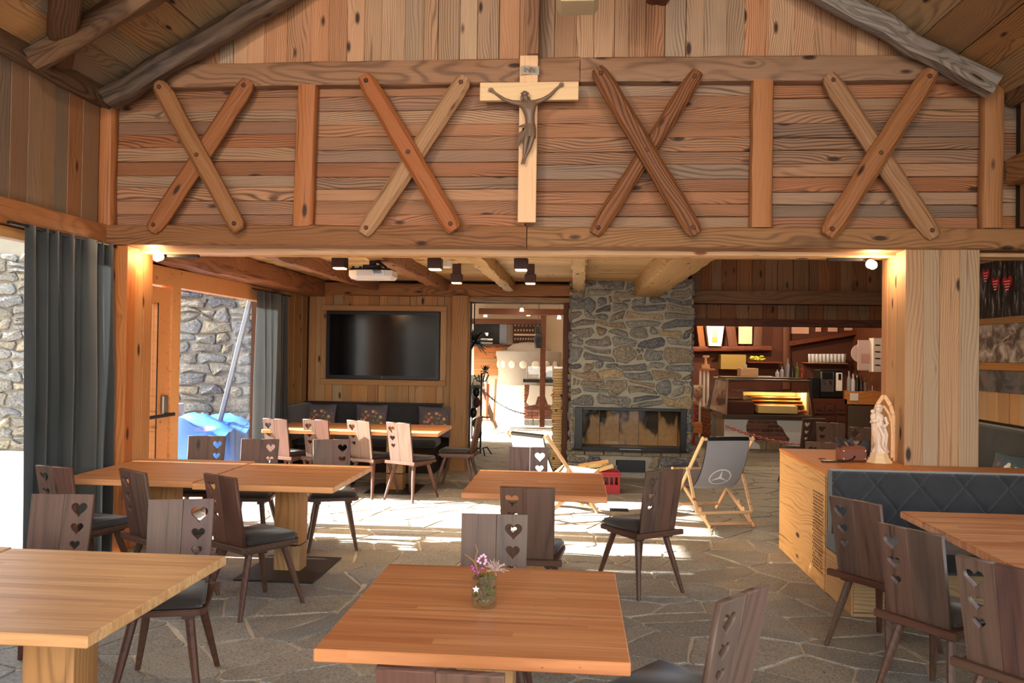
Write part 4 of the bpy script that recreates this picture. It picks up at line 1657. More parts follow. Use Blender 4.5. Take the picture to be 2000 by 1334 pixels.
MF = floral('embroidered cushion', (92, 84, 92), [(150, 60, 52), (196, 120, 84), (120, 110, 60), (206, 170, 120), (130, 44, 60)], 1)
for x, z, yy, tw, lab in ((-3.62, .66, 11.26, -.1, 'embroidered floral cushion on the bench, in the left corner'), (-2.90, .66, 11.34, 0, 'embroidered floral cushion on the bench, below the middle of the television'),
                      (-1.99, .65, 11.33, .06, 'lilac-grey embroidered cushion on the bench, by the timber pillar')):
    o = mesh_obj('floral_cushion', cushion_mesh(.46, .44, .15, 1), MF, smooth=True)
    o.location = (x, yy - .03, z + .045)
    o.rotation_euler = (-.15, 0, tw)
    tag(o, lab, 'cushion', 'embroidered cushions on the bench')

# ================================================================== TELEVISION
tv = thing('television', 'large black flat television framed in wood on the board wall', 'television', (-2.80, TVY - .005, 0))
a, b = at(639, 607, Y=TVY - .05), at(858, 743, Y=TVY - .05)
cx = (a.x + b.x) / 2
tv.location = (cx, TVY - .002, 0)
hw = (b.x - a.x) / 2
box_part('casing', tv, M_BLACK, -hw, hw, -.075, -.02, b.z, a.z, .006)
M_SCREEN = NT('glossy black screen').set(Base_Color=srgb(14, 13, 15), Roughness=.12).m
box_part('screen', tv, M_SCREEN, -hw + .055, hw - .055, -.079, -.07, b.z + .055, a.z - .05, 0)
for nm, x0, x1, z0, z1 in (('frame_board', -hw - .09, hw + .09, a.z + .005, a.z + .085), ('frame_board', -hw - .09, hw + .09, b.z - .09, b.z - .005),
                           ('frame_board', -hw - .09, -hw - .005, b.z - .004, a.z + .004), ('frame_board', hw + .005, hw + .09, b.z - .004, a.z + .004)):
    L, W_ = x1 - x0, z1 - z0
    if L > W_:
        o = plank(tv, ((x0 + x1) / 2, -.018, (z0 + z1) / 2), (1, 0, 0), (0, -1, 0), L, W_, .03, W_TV, name='frame_board')
    else:
        o = plank(tv, ((x0 + x1) / 2, -.018, (z0 + z1) / 2), (0, 0, 1), (0, -1, 0), W_, L, .03, W_TV, name='frame_board')
bm = bmesh.new()
add_ball(bm, (0, -.08, b.z + .03), .007, 2, (1.2, .4, 1))
mesh_obj('maker_badge', bm, M_STEEL, tv)

# ================================================================== PROJECTOR + CEILING CUBE LAMPS
pr = at(728, 538, Y=7.7)
proj = thing('projector', 'white ceiling projector hanging from a black mount in front of the television wall', 'projector', (pr.x, pr.y, 0))
zc = pr.z
bm = bmesh.new()
o_ = [(-.21, .13), (-.21, -.10), (-.12, -.155), (.14, -.155), (.215, -.10), (.215, .13)]
top = [bm.verts.new((x, y, zc + .04)) for x, y in o_]
mid = [bm.verts.new((x, y, zc - .015)) for x, y in o_]
bot = [bm.verts.new((x * .9, y * .86, zc - .042)) for x, y in o_]
for A, B in ((mid, top), (bot, mid)):
    for k in range(6):
        bm.faces.new((A[k], A[(k + 1) % 6], B[(k + 1) % 6], B[k]))
bm.faces.new(bot[::-1])
bm.faces.new(top)
bmesh.ops.recalc_face_normals(bm, faces=bm.faces)
mesh_obj('case', bm, plain('off-white projector shell', (214, 204, 200), .5), proj)
bm = bmesh.new()
bxr(bm, -.2, .2, -.12, .12, zc + .04, zc + .062, .012)
for x in (-.17, -.1):
    bxr(bm, x - .012, x + .012, -.1, -.07, zc + .062, zc + .08, .003)
mesh_obj('top_cover', bm, M_BLACK, proj)
bm = bmesh.new()
bxr(bm, -.03, .03, -.03, .03, zc + .1, 2.722, .006)
bxr(bm, -.09, .09, -.05, .05, zc + .06, zc + .1, .006)
add_bar(bm, (.02, -.02, zc + .16), (.15, -.06, zc + .07), .02)
mesh_obj('ceiling_mount', bm, M_BLACK, proj)
bm = bmesh.new()
for k in range(6):
    add_tube(bm, [(.06 + k * .012, -.15, zc + .0), (.05 + k * .014, -.19, zc + .03), (.04 + k * .006, -.10, zc + .075)], .004, 6)
mesh_obj('cables', bm, M_BLACK, proj)
bm = bmesh.new()
for k in range(5):
    for j in range(2):
        bxr(bm, .03 + k * .026, .048 + k * .026, -.16, -.150, zc - .008 + j * .022, zc + .006 + j * .022)
mesh_obj('sockets', bm, M_STEEL, proj)

M_WARM = plain('glowing lamp face', (255, 214, 150), .4, emit=(255, 200, 130), estr=9)
M_BROWN = plain('rust brown lamp metal', (62, 36, 30), .5, .3)
for px, py, Y, lab in ((664, 511, 7.5, 'dark cube ceiling lamp left of the projector'), (850, 513, 7.5, 'dark cube ceiling lamp right of the projector'), (892, 542, 9.25, 'smaller-looking dark cube ceiling lamp above the doorway, left'),
                       (1018, 514, 7.5, 'dark cube ceiling lamp near the chimney, front'), (1036, 543, 9.25, 'dark cube ceiling lamp near the chimney, rear')):
    p = at(px, py, Y=Y)
    t = thing('cube_lamp', lab, 'ceiling lamp', (p.x, p.y, 0), 0, 'cube lamps under the low ceiling')
    bm = bmesh.new()
    z0 = p.z - .06
    bxr(bm, -.064, .064, -.064, .064, z0, z0 + .10, .004)
    mesh_obj('shade', bm, M_BROWN, t)
    bm = bmesh.new()
    bxr(bm, -.045, .045, -.045, .045, z0 + .10, 2.722, .003)
    mesh_obj('neck', bm, M_BROWN, t)
    bm = bmesh.new()
    bxr(bm, -.052, .052, -.052, .052, z0 - .012, z0 - .0005, .002)
    mesh_obj('light_opening', bm, M_WARM, t)
    l = bpy.data.lights.new('cube_lamp_light', 'SPOT')
    l.energy = 45
    l.spot_size = radians(110)
    l.spot_blend = .8
    l.color = (1, .72, .42)
    l.shadow_soft_size = .05
    lo = bpy.data.objects.new('cube_lamp_light', l)
    col.objects.link(lo)
    lo.location = (p.x, p.y, z0 - .03)
bm = bmesh.new()
add_lathe(bm, [(0, -.03), (.05, -.03), (.06, -.02), (.065, .04)], 20, at(871, 521, Y=7.9) + Vector((0, 0, .02)))
tag(mesh_obj('smoke_detector', bm, M_WHITE), 'small white smoke detector on the low ceiling between two cube lamps', 'detector')

# the two bare spot bulbs at the ends of the opening
for px, py, Y, sgn, lab in ((306, 503, 6.62, 1, 'glaring adjustable spotlight under the beam at the left pier'), (1705, 518, 6.62, -1, 'glaring adjustable spotlight under the beam at the right column')):
    p = at(px, py, Y=Y)
    t = thing('spotlight', lab, 'spotlight', (p.x, p.y, 0))
    bm = bmesh.new()
    add_tube(bm, [(0, 0, p.z), (0, .05, p.z + .015)], [.034, .034], 20)
    mesh_obj('bulb', bm, plain('bulb glow', (255, 220, 170), .4, emit=(255, 214, 160), estr=60), t)
    bm = bmesh.new()
    add_tube(bm, [(0, .052, p.z + .015), (0, .12, p.z + .035)], [.042, .03], 16)
    add_bar(bm, (0, .1, p.z + .04), (sgn * .12, .12, 2.505), .016)
    bxr(bm, sgn * .05, sgn * .33, .07, .11, 2.478, 2.505, .003)
    mesh_obj('lamp_arm', bm, M_BLACK, t)
    l = bpy.data.lights.new('spotlight_bulb', 'POINT')
    l.energy = 9
    l.color = (1, .72, .42)
    l.shadow_soft_size = .035
    lo = bpy.data.objects.new('spotlight_bulb', l)
    col.objects.link(lo)
    lo.location = (p.x, p.y - .05, p.z)

# roof spotlights above the visitor, lighting the board wall
for x, lab, en in ((-2.2, 'left', 300), (.9, 'right', 140)):
    t = thing('roof_spotlight', 'black roof spotlight over the visitor, %s one' % lab, 'spotlight', (x, 1.6, 4.3))
    bm = bmesh.new()
    add_tube(bm, [(0, -.1, .06), (0, .1, 0)], [.06, .07], 16)
    add_tube(bm, [(0, -.05, .05), (0, -.05, .55)], .012, 8)
    mesh_obj('lamp_body', bm, M_BLACK, t)
    l = bpy.data.lights.new('roof_spot_light', 'SPOT')
    l.energy = en
    l.spot_size = radians(105)
    l.spot_blend = .9
    l.color = (1, .83, .68)
    l.shadow_soft_size = .12
    lo = bpy.data.objects.new('roof_spot_light', l)
    col.objects.link(lo)
    lo.location = (x, 1.75, 4.3)
    lo.rotation_euler = Vector((0, 1, -.18)).to_track_quat('-Z', 'Z').to_euler()

# pale log end and dark log hanging into view at the very top
bm = bmesh.new()
p = at(1128, 16, Y=5.5)
bxr(bm, p.x - .145, p.x + .145, 5.35, 5.65, p.z, roof_z(p.x) - .02, .035)
tag(mesh_obj('king_post', bm, plain('peeled pale timber', (206, 188, 150), .8, var=.3)), 'pale rounded timber end hanging into the top of the picture', 'post')
p = at(1283, 8, Y=5.7)
tag(log_obj('hanging_log', (p.x, 5.7, p.z + .02), (p.x + .1, 5.7, roof_z(p.x) - .1), .16, .16, W_DARK, rough=.02, rnd=.6), 'dark log end at the top edge, right of the pale timber end', 'log')

# ================================================================== CABINET AND BANQUETTE
cab = thing('low_cabinet', 'spruce cabinet with carved lattice side, at the left end of the banquette', 'cabinet', (1.82, 5.99, 0))
bm = bmesh.new()
add_box(bm, (0, 0, 0), (1.34, .855, .03), None, .003)
o = mesh_obj('side_panel', bm, W_CAB, cab)
o.matrix_basis = Matrix.Translation((.015, .67, .4275)) @ Matrix(((0, 0, -1, 0), (-1, 0, 0, 0), (0, 1, 0, 0), (0, 0, 0, 1)))
plank(cab, (.76, .015, .4275), (1, 0, 0), (0, -1, 0), 1.52, .85, .03, W_TV, name='front_panel')
box_part('carcass', cab, M_BACK, .035, .70, .035, 1.30, .01, .84, .002)
bm = bmesh.new()
add_box(bm, (0, 0, 0), (1.34, .71, .028), None, .004)
o = mesh_obj('cabinet_top', bm, W_CABT, cab)
o.matrix_basis = Matrix.Translation((.345, .66, .869)) @ Matrix.Rotation(radians(90), 4, 'Z')
bm = bmesh.new()
add_box(bm, (0, 0, 0), (1.12, .385, .028), None, .004)
o = mesh_obj('ledge_top', bm, W_CABT, cab)
o.location = (1.265, .183, .869)
bm = bmesh.new()
rr = random.Random(9)
for i in range(8):
    for j in range(24):
        y = .07 + i * .032 + (.016 if j % 2 else 0)
        z = .12 + j * .0245
        w_ = .0105 if rr.random() > .06 else .005
        vs = [bm.verts.new((-.0035, y + a, z + b)) for a, b in ((-w_, 0), (0, -w_ * .9), (w_, 0), (0, w_ * .9))]
        vi = [bm.verts.new((-.0025, y + a * .2, z + b * .2)) for a, b in ((-w_, 0), (0, -w_ * .9), (w_, 0), (0, w_ * .9))]
        for k in range(4):
            bm.faces.new((vs[k], vs[(k + 1) % 4], vi[(k + 1) % 4], vi[k]))
        bm.faces.new(vi)
bmesh.ops.recalc_face_normals(bm, faces=bm.faces)
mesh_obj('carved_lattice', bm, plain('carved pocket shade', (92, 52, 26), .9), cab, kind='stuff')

ban = thing('banquette', 'charcoal diamond-quilted banquette in front of the bleached column', 'bench', (1.825, 5.85, 0))
bm = bmesh.new()
nx, nz = 180, 44
Wb, Hb = 1.80, .45
grid = []
for j in range(nz + 1):
    row = []
    for i in range(nx + 1):
        x, z = Wb * i / nx, Hb * j / nz
        a = (x / .30 + z / .36) % 1.0
        b = (x / .30 - z / .36) % 1.0
        d = min(min(a, 1 - a), min(b, 1 - b)) * .23
        h = -.016 * math.exp(-(d / .009) ** 2) - .008 * math.exp(-(d / .04) ** 2)
        ed = min(x, Wb - x, z, Hb - z)
        h -= .02 * max(0, 1 - ed / .02) ** 2
        row.append(bm.verts.new((x, -h - .0, .44 + z)))
    grid.append(row)
for a, b in zip(grid, grid[1:]):
    for i in range(nx):
        bm.faces.new((a[i], a[i + 1], b[i + 1], b[i]))
mesh_obj('quilted_back', bm, M_BENCH, ban, smooth=True)
box_part('back_core', ban, fabric('blue grey bench edge', (66, 72, 82), (92, 98, 106)), .0, Wb, .03, .138, .43, .893, .006)
box_part('seat_cushion', ban, M_BENCH, .0, Wb, -.56, .138, .33, .46, .02)
box_part('seat_cushion_edge', ban, fabric('blue seat edge', (58, 66, 76), (82, 90, 98)), -.008, .002, -.55, .13, .335, .45, .003)
plank(ban, (.90, -.40, .165), (1, 0, 0), (0, -1, 0), 1.79, .32, .03, W_TV, name='plinth_board')
plank(ban, (.01, -.133, .165), (0, 1, 0), (-1, 0, 0), .54, .32, .03, W_TV, name='plinth_board')

# things on the cabinet
M_IVORY = plain('carved pale limewood', (232, 206, 184), .55, var=.25)
SX, SY = 2.37, 6.50
stt = thing('carved_statue', 'small pale carved statue of a robed figure with a child, on the cabinet corner', 'statue', (SX, SY, .883), -.2)
stt.scale = (.88, .88, .88)
bm = bmesh.new()
for k, (a, h0, h1) in enumerate(((.115, 0, .022), (.10, .022, .042), (.085, .042, .066), (.078, .066, .09))):
    vs0 = [bm.verts.new((a * cos(pi / 8 + j * pi / 4), a * .8 * sin(pi / 8 + j * pi / 4), h0)) for j in range(8)]
    vs1 = [bm.verts.new((a * .97 * cos(pi / 8 + j * pi / 4), a * .78 * sin(pi / 8 + j * pi / 4), h1)) for j in range(8)]
    for j in range(8):
        bm.faces.new((vs0[j], vs0[(j + 1) % 8], vs1[(j + 1) % 8], vs1[j]))
    bm.faces.new(vs1)
mesh_obj('stepped_base', bm, W_PALE, stt, label='stepped honey wood base')
bm = bmesh.new()
prof = [(.066, .09), (.064, .10), (.055, .13), (.05, .18), (.053, .24), (.057, .29), (.05, .335), (.045, .37), (.047, .40), (.036, .425), (.018, .437), (.014, .445)]
rings = []
for i, (q, z) in enumerate(prof):
    ring = []
    for k in range(40):
        a = 2 * pi * k / 40
        f = 1 + .10 * sin(a * 7 + z * 22) * (1 - z) + .06 * sin(a * 11 - z * 50)
        ring.append(bm.verts.new((q * f * cos(a) + .012 * sin(z * 12), q * .8 * f * sin(a), z)))
    rings.append(ring)
for A, B in zip(rings, rings[1:]):
    for k in range(40):
        bm.faces.new((A[k], A[(k + 1) % 40], B[(k + 1) % 40], B[k]))
bm.faces.new(rings[-1])
add_ball(bm, (-.008, -.004, .468), .027, 3, (.85, .95, 1.15))
add_ball(bm, (-.008, -.031, .466), .005, 1, (.8, 1.2, 1.5))
add_ball(bm, (.0, .012, .47), .034, 2, (.9, .8, 1.1))
add_lathe(bm, [(.026, .49), (.031, .497), (.028, .512), (.02, .508), (0, .506)], 14, (-.006, 0, 0))
# child on the arm
add_ball(bm, (-.052, -.03, .405), .030, 2, (.85, .85, 1.25))
add_ball(bm, (-.058, -.038, .452), .019, 2)
add_ball(bm, (-.030, -.04, .37), .02, 2, (1.5, .9, .8))
add_tube(bm, [(.045, -.01, .40), (.062, -.03, .35), (.035, -.055, .31), (.012, -.062, .33)], [.017, .015, .011, .008], 10)
add_tube(bm, [(-.045, -.01, .40), (-.066, -.03, .355), (-.048, -.05, .36)], [.017, .015, .011], 10)
add_tube(bm, [(-.01, -.06, .32), (.03, -.07, .24), (.02, -.065, .16), (.045, -.05, .11)], [.012, .018, .014, .01], 8)
add_tube(bm, [(.03, -.05, .34), (.055, -.04, .25), (.05, -.04, .15)], [.012, .016, .01], 8)
add_tube(bm, [(-.03, -.06, .10), (-.028, -.062, .36)], [.0035, .0035], 6)
mesh_obj('carved_figure', bm, M_IVORY, stt, smooth=True)

arch = thing('gothic_arch', 'pale pointed wooden arch standing behind the carved statue', 'wood frame', (2.45, 6.62, .883), -.5)
arch.scale = (.88, 1, .92)
bm = bmesh.new()
pts = [(-.085, 0, 0), (-.085, 0, .30), (-.078, 0, .40), (-.055, 0, .48), (0, 0, .565), (.055, 0, .48), (.078, 0, .40), (.085, 0, .30), (.085, 0, 0)]
sm = []
for a, b in zip(pts, pts[1:]):
    add_bar(bm, a, b, .035, .022, .005, up=(0, 1, 0))
mesh_obj('arch_frame', bm, W_PALE, arch)
bm = bmesh.new()
for a, b in zip(pts, pts[1:]):
    aa, bb = Vector(a) * .84 + Vector((0, -.012, 0)), Vector(b) * .84 + Vector((0, -.012, 0))
    add_bar(bm, aa, bb, .02, .01, .003, up=(0, 1, 0))
mesh_obj('arch_moulding', bm, W_PALE, arch)

hb = thing('leather_holder', 'brown leather holder full of dark folded things on the cabinet', 'holder', (2.16, 6.50, .883), .1)
bm = bmesh.new()
bxr(bm, -.105, .105, -.06, .06, 0, .125, .02)
mesh_obj('holder_body', bm, plain('brown leather', (116, 58, 34), .55, var=.4), hb)
bm = bmesh.new()
for x in (-.085, .085):
    add_ball(bm, (x, -.061, .03), .006, 1)
    add_ball(bm, (x, -.061, .09), .006, 1)
mesh_obj('rivets', bm, M_STEEL, hb)
bm = bmesh.new()
rr = random.Random(4)
for k in range(9):
    x = -.09 + k * .02
    add_bar(bm, (x, rr.uniform(-.03, .03), .10), (x + rr.uniform(-.09, .05), rr.uniform(-.04, .05), .14 + rr.uniform(.01, .05)), .03, .008, .002)
mesh_obj('folded_cards', bm, plain('dark folded card', (52, 46, 46), .6), hb)
bm = bmesh.new()
add_bar(bm, (-.02, 0, .006), (.17, .02, .012), .035, .012, .004)
add_tube(bm, [(.17, .02, .012), (.22, .0, .03), (.24, .02, .05)], .006, 6)
tag(mesh_obj('black_clip', bm, M_BLACK), 'flat black spectacle-like clip lying on the cabinet beside the leather holder', 'clip')
bpy.context.view_layer.update()
ob = bpy.data.objects['black_clip']
ob.location = (1.93, 6.42, .883)
bm = bmesh.new()
add_tube(bm, [(0, 0, .004), (.03, .005, .004), (.05, 0, .005)], [.006, .004, .006], 6)
ob = tag(mesh_obj('small_key', bm, M_STEEL), 'tiny bright metal key lying on the cabinet top, left of the black clip', 'key')
ob.location = (1.95, 6.62, .883)
bm = bmesh.new()
bxr(bm, -.04, .04, -.006, .006, 0, .16, .003)
ob = tag(mesh_obj('dark_card_stand', bm, M_BLACK), 'upright dark card stand between leather holder and statue', 'card stand')
ob.location = (2.285, 6.56, .883)

# ================================================================== DECK CHAIRS
M_SLING = fabric('grey deck chair canvas', (150, 148, 152), (128, 126, 132), 400, blot=2)
M_SLING_SUNLIT = fabric('sunlit deck chair canvas', (226, 226, 230), (206, 206, 212), 400, blot=2)  # the grey canvas again, sunlight put into its white colour
M_LOGO = plain('pale print', (226, 224, 226), .7)


def deck(name, label, x, y, fx, fy, sling_mat, logo):
    t = thing(name, label, 'deck chair', (x, y, 0), math.atan2(-fx, fy), 'deck chairs by the fireplace')
    w_ = .27
    top, ft = (-.36, .86), (.46, .014)         # long frame (y, z)
    rf, fr = (-.46, .014), (.50, .44)          # ground frame with notches
    k = .45
    for s in (-1, 1):
        for nm, a, b, xx in (('long_rail', ft, top, s * w_), ('ground_rail', rf, fr, s * (w_ - .035))):
            bm = bmesh.new()
            L = math.dist(a, b)
            u = Vector((0, b[0] - a[0], b[1] - a[1])).normalized()
            add_box(bm, (0, 0, 0), (L + .05, .022, .042), None, .006)
            o = mesh_obj(nm, bm, W_PALE, t)
            v = Vector((1, 0, 0))
            z = u.cross(v)
            m = Matrix((u, v, z)).transposed().to_4x4()
            m.translation = ((xx, (a[0] + b[0]) / 2, (a[1] + b[1]) / 2))
            o.matrix_basis = m
        p = (ft[0] + (top[0] - ft[0]) * .62, ft[1] + (top[1] - ft[1]) * .62)
        q = (rf[0] + (fr[0] - rf[0]) * .16, rf[1] + (fr[1] - rf[1]) * .16 + .03)
        bm = bmesh.new()
        add_bar(bm, (s * (w_ + .026), p[0], p[1]), (s * (w_ + .026), q[0], q[1]), .018, .034, .005, up=(1, 0, 0))
        mesh_obj('prop_rail', bm, W_PALE, t)
        bm = bmesh.new()
        for f in (.08, .2, .32):
            yy, zz = rf[0] + (fr[0] - rf[0]) * f, rf[1] + (fr[1] - rf[1]) * f
            add_bar(bm, (s * (w_ - .035), yy, zz + .02), (s * (w_ - .035), yy + .03, zz + .06), .018, .018, .004)
        mesh_obj('notches', bm, W_PALE, t)
    for nm, (yy, zz), ww in (('top_bar', top, w_ + .02), ('foot_bar', (ft[0] - .05, ft[1] + .055), w_), ('rear_bar', (rf[0] + .03, rf[1] + .014), w_ - .03), ('front_bar', fr, w_ - .03), ('prop_bar', q, w_ + .03)):
        bm = bmesh.new()
        add_bar(bm, (-ww, yy, zz), (ww, yy, zz), .03, .03, .008)
        mesh_obj(nm, bm, W_PALE, t)
    # canvas: hangs from the top bar to the front bar
    sw = w_ - .045
    P0, P3 = Vector((top[0] - .012, top[1] + .0)), Vector((fr[0], fr[1] + .012))
    P1, P2 = Vector((-.27, .42)), Vector((.05, .10))
    n, mcol = 20, 8

    def B(tt):
        return P0 * (1 - tt) ** 3 + P1 * 3 * tt * (1 - tt) ** 2 + P2 * 3 * tt * tt * (1 - tt) + P3 * tt ** 3
    bm = bmesh.new()
    rows = []
    for off in (0, -.006):
        R = []
        for i in range(n + 1):
            c = B(i / n)
            d = (B(min(1, i / n + .01)) - B(max(0, i / n - .01))).normalized()
            nn = Vector((-d.y, d.x))
            R.append([bm.verts.new((sw * (2 * j / mcol - 1), c.x + nn.x * off, c.y + nn.y * off - .006 * (1 - (2 * j / mcol - 1) ** 2))) for j in range(mcol + 1)])
        rows.append(R)
    for R, fl in zip(rows, (1, -1)):
        for a, b in zip(R, R[1:]):
            for j in range(mcol):
                q4 = (a[j], a[j + 1], b[j + 1], b[j])
                bm.faces.new(q4 if fl == 1 else q4[::-1])
    for j in (0, mcol):
        for i in range(n):
            bm.faces.new((rows[0][i][j], rows[0][i + 1][j], rows[1][i + 1][j], rows[1][i][j]))
    sl = mesh_obj('canvas', bm, sling_mat, t, smooth=True)
    bm = bmesh.new()
    add_bar(bm, (-sw, top[0] - .004, top[1] + .004), (sw, top[0] - .004, top[1] + .004), .042, .042, .012)
    for s in (-1, 1):
        for i in range(n):
            a, b = B(i / n), B((i + 1) / n)
            add_bar(bm, (s * (sw - .002), a.x, a.y), (s * (sw - .002), b.x, b.y), .012, .012)
    mesh_obj('black_hem', bm, M_BLACK, t, label='black hem of the canvas')
    if logo:
        # round three-pointed emblem printed on the outer side
        tc = .36
        c = B(tc)
        d = (B(tc + .01) - B(tc - .01)).normalized()
        bm = bmesh.new()
        pr_ = []
        N = 40

        def on(u_, v_):
            """u across, v up the canvas, following its curve"""
            tt = tc - v_ / 1.15
            cc = B(tt)
            dd = (B(tt + .01) - B(tt - .01)).normalized()
            nn = Vector((-dd.y, dd.x))
            h = -.0085
            return Vector((u_, cc.x + nn.x * h, cc.y + nn.y * h - .006 * (1 - (u_ / sw) ** 2)))
        R0, R1 = .118, .106
        a_ = [bm.verts.new(on(R0 * cos(2 * pi * k / N), R0 * sin(2 * pi * k / N))) for k in range(N)]
        b_ = [bm.verts.new(on(R1 * cos(2 * pi * k / N), R1 * sin(2 * pi * k / N))) for k in range(N)]
        for k in range(N):
            bm.faces.new((a_[k], a_[(k + 1) % N], b_[(k + 1) % N], b_[k]))
        for k in range(3):
            an = pi / 2 + k * 2 * pi / 3
            tip = on(R1 * cos(an), R1 * sin(an))
            l_ = on(.016 * cos(an + pi / 3), .016 * sin(an + pi / 3))
            r_ = on(.016 * cos(an - pi / 3), .016 * sin(an - pi / 3))
            v = [bm.verts.new(x) for x in (on(0, 0), l_, tip, r_)]
            bm.faces.new(v)
        o = mesh_obj('round_emblem', bm, M_LOGO, t, label='pale ring with a three-pointed star')
        md = o.modifiers.new('t', 'SOLIDIFY')
        md.thickness = .0012
        md.offset = 0
    return t


deck('deck_chair', 'deck chair with grey canvas and ring emblem, right of the fireplace', 1.44, 8.58, -.26, .965, M_SLING, True)
deck('deck_chair', 'deck chair with sunlit white canvas behind the middle table', -.25, 8.45, .63, .77, M_SLING_SUNLIT, False)

# ================================================================== CRATE, FIREWOOD, FLOOR GRATE
cr = thing('red_crate', 'red plastic crate on the floor in front of the hearth', 'crate', (.36, 9.98, 0), .06)
bm = bmesh.new()
for (x0, x1, y0, y1) in ((-.19, .19, -.14, -.128), (-.19, .19, .128, .14), (-.19, -.178, -.128, .128), (.178, .19, -.128, .128)):
    bxr(bm, x0, x1, y0, y1, .0, .11, .002)
    bxr(bm, x0, x1, y0, y1, .20, .26, .002)
    if abs(x1 - x0) > .1:
        for k in range(7):
            if k in (3,):
                continue
            xx = -.18 + k * .057
            bxr(bm, xx, xx + .018, y0, y1, .11, .20)
    else:
        for k in range(5):
            yy = -.12 + k * .055
            bxr(bm, x0, x1, yy, yy + .018, .11, .20)
bxr(bm, -.185, .185, -.135, .135, .0, .012)
bxr(bm, -.2, .2, -.15, .15, .225, .24, .003)
mesh_obj('crate_body', bm, M_RED, cr)
rr = random.Random(12)
for k, (x0, y0, z0, x1, y1, z1, lab) in enumerate((
        (-.10, 9.90, .27, .33, 9.98, .33, 'long pale split log on the heap, topmost'), (-.05, 9.98, .285, .40, 10.05, .315, 'pale split log lying behind the topmost one'),
        (-.12, 9.86, .235, .25, 9.88, .262, 'thin pale stick at the front of the heap'), (.30, 9.88, .28, .47, 9.93, .325, 'short yellow split log at the right of the crate'),
        (.05, 10.06, .30, .42, 10.10, .36, 'split log at the back of the crate heap'), (-.30, 9.97, .02, -.05, 10.0, .25, 'split log leaning on the left side of the crate'))):
    bm = bmesh.new()
    L = math.dist((x0, y0, z0), (x1, y1, z1))
    sec = [(-.03, -.016), (.028, -.02), (.032, .012), (-.006, .024)]
    A = [bm.verts.new((-L / 2, y * rr.uniform(.85, 1.15), z)) for y, z in sec]
    B_ = [bm.verts.new((L / 2, y * rr.uniform(.85, 1.15), z * rr.uniform(.8, 1.2))) for y, z in sec]
    for j in range(4):
        bm.faces.new((A[j], A[(j + 1) % 4], B_[(j + 1) % 4], B_[j]))
    bm.faces.new(A[::-1])
    bm.faces.new(B_)
    bmesh.ops.recalc_face_normals(bm, faces=bm.faces)
    u = Vector((x1 - x0, y1 - y0, z1 - z0)).normalized()
    v = Vector((0, 0, 1)).cross(u).normalized()
    o = mesh_obj('firewood_log', bm, W_FIRE)
    m = Matrix((u, v, u.cross(v))).transposed().to_4x4()
    m.translation = ((x0 + x1) / 2, (y0 + y1) / 2, (z0 + z1) / 2)
    o.matrix_basis = m
    tag(o, lab, 'firewood', 'firewood on the red crate')
bm = bmesh.new()
for k in range(9):
    bxr(bm, -.085 + k * .021, -.078 + k * .021, -.05, .05, .001, .012)
bxr(bm, -.1, .1, -.062, -.05, .001, .012)
bxr(bm, -.1, .1, .05, .062, .001, .012)
bxr(bm, -.1, .1, -.06, .06, -.004, .003)
o = tag(mesh_obj('floor_grate', bm, M_BLACK), 'small slotted metal grate set in the stone floor before the hearth', 'grate')
o.location = (.49, 8.82, 0)

# stacked firewood seen edge-on at the left side of the chimney
rr = random.Random(77)
z = 0
stk = thing('firewood_stack', 'tall stack of split firewood slabs against the left side of the chimney', 'firewood', (-.26, 12.0, 0))
k = 0
while z < 1.42:
    h = rr.uniform(.03, .05)
    bm = bmesh.new()
    add_box(bm, (0, 0, 0), (.5, .14 + rr.uniform(-.012, .02), h - .004), None, .004)
    o = mesh_obj('split_log', bm, W_FIRE, stk)
    o.rotation_euler = (0, 0, radians(90 + rr.uniform(-4, 4)))
    o.location = (rr.uniform(-.012, .012), 0, z + h / 2)
    z += h
    k += 1

# ================================================================== CRUCIFIX
CY = GY - .03
a = at(1034.5, 110, Y=CY)
b = at(1028, 435, Y=CY)
cruc = thing('crucifix', 'pale pine crucifix with a dark carved figure on the board wall', 'crucifix', ((a.x + b.x) / 2, GY - .005, b.z))
ccx, cz0 = (a.x + b.x) / 2, b.z
Hc = a.z - b.z
o = plank(cruc, (0, -.025, Hc / 2), (0, 0, 1), (0, -1, 0), Hc, .142, .045, W_PALE, name='upright')
cl_, crr = at(938, 180, Y=CY), at(1130, 180, Y=CY)
o = plank(cruc, ((cl_.x + crr.x) / 2 - ccx, -.028, (cl_.z + crr.z) / 2 - cz0 + .0), (1, 0, 0), (0, -1, 0), crr.x - cl_.x, .142, .05, W_PALE, name='crossbar')


def skin(name, V, E, mat, parent, root=0, sub=2):
    bm = bmesh.new()
    lay = bm.verts.layers.skin.verify()
    vs = []
    for i, v in enumerate(V):
        q = bm.verts.new(v[0])
        kk = 1.32 if i < 17 else (1.08 if i < 27 else 1.3)
        q[lay].radius = tuple(x * kk for x in (v[1] if isinstance(v[1], tuple) else (v[1], v[1])))
        q[lay].use_root = i == root
        vs.append(q)
    for a, b in E:
        bm.edges.new((vs[a], vs[b]))
    me = bpy.data.meshes.new(name)
    bm.to_mesh(me)
    bm.free()
    me.materials.append(mat)
    o = link(name, me, parent)
    md = o.modifiers.new('skin', 'SKIN')
    md.use_smooth_shade = True
    ms = o.modifiers.new('sub', 'SUBSURF')
    ms.levels = ms.render_levels = sub
    return o


def fp(px, py, d=0.0):
    p = at(px, py, Y=GY - .09)
    return (p.x - ccx, -.085 - d, p.z - cz0)


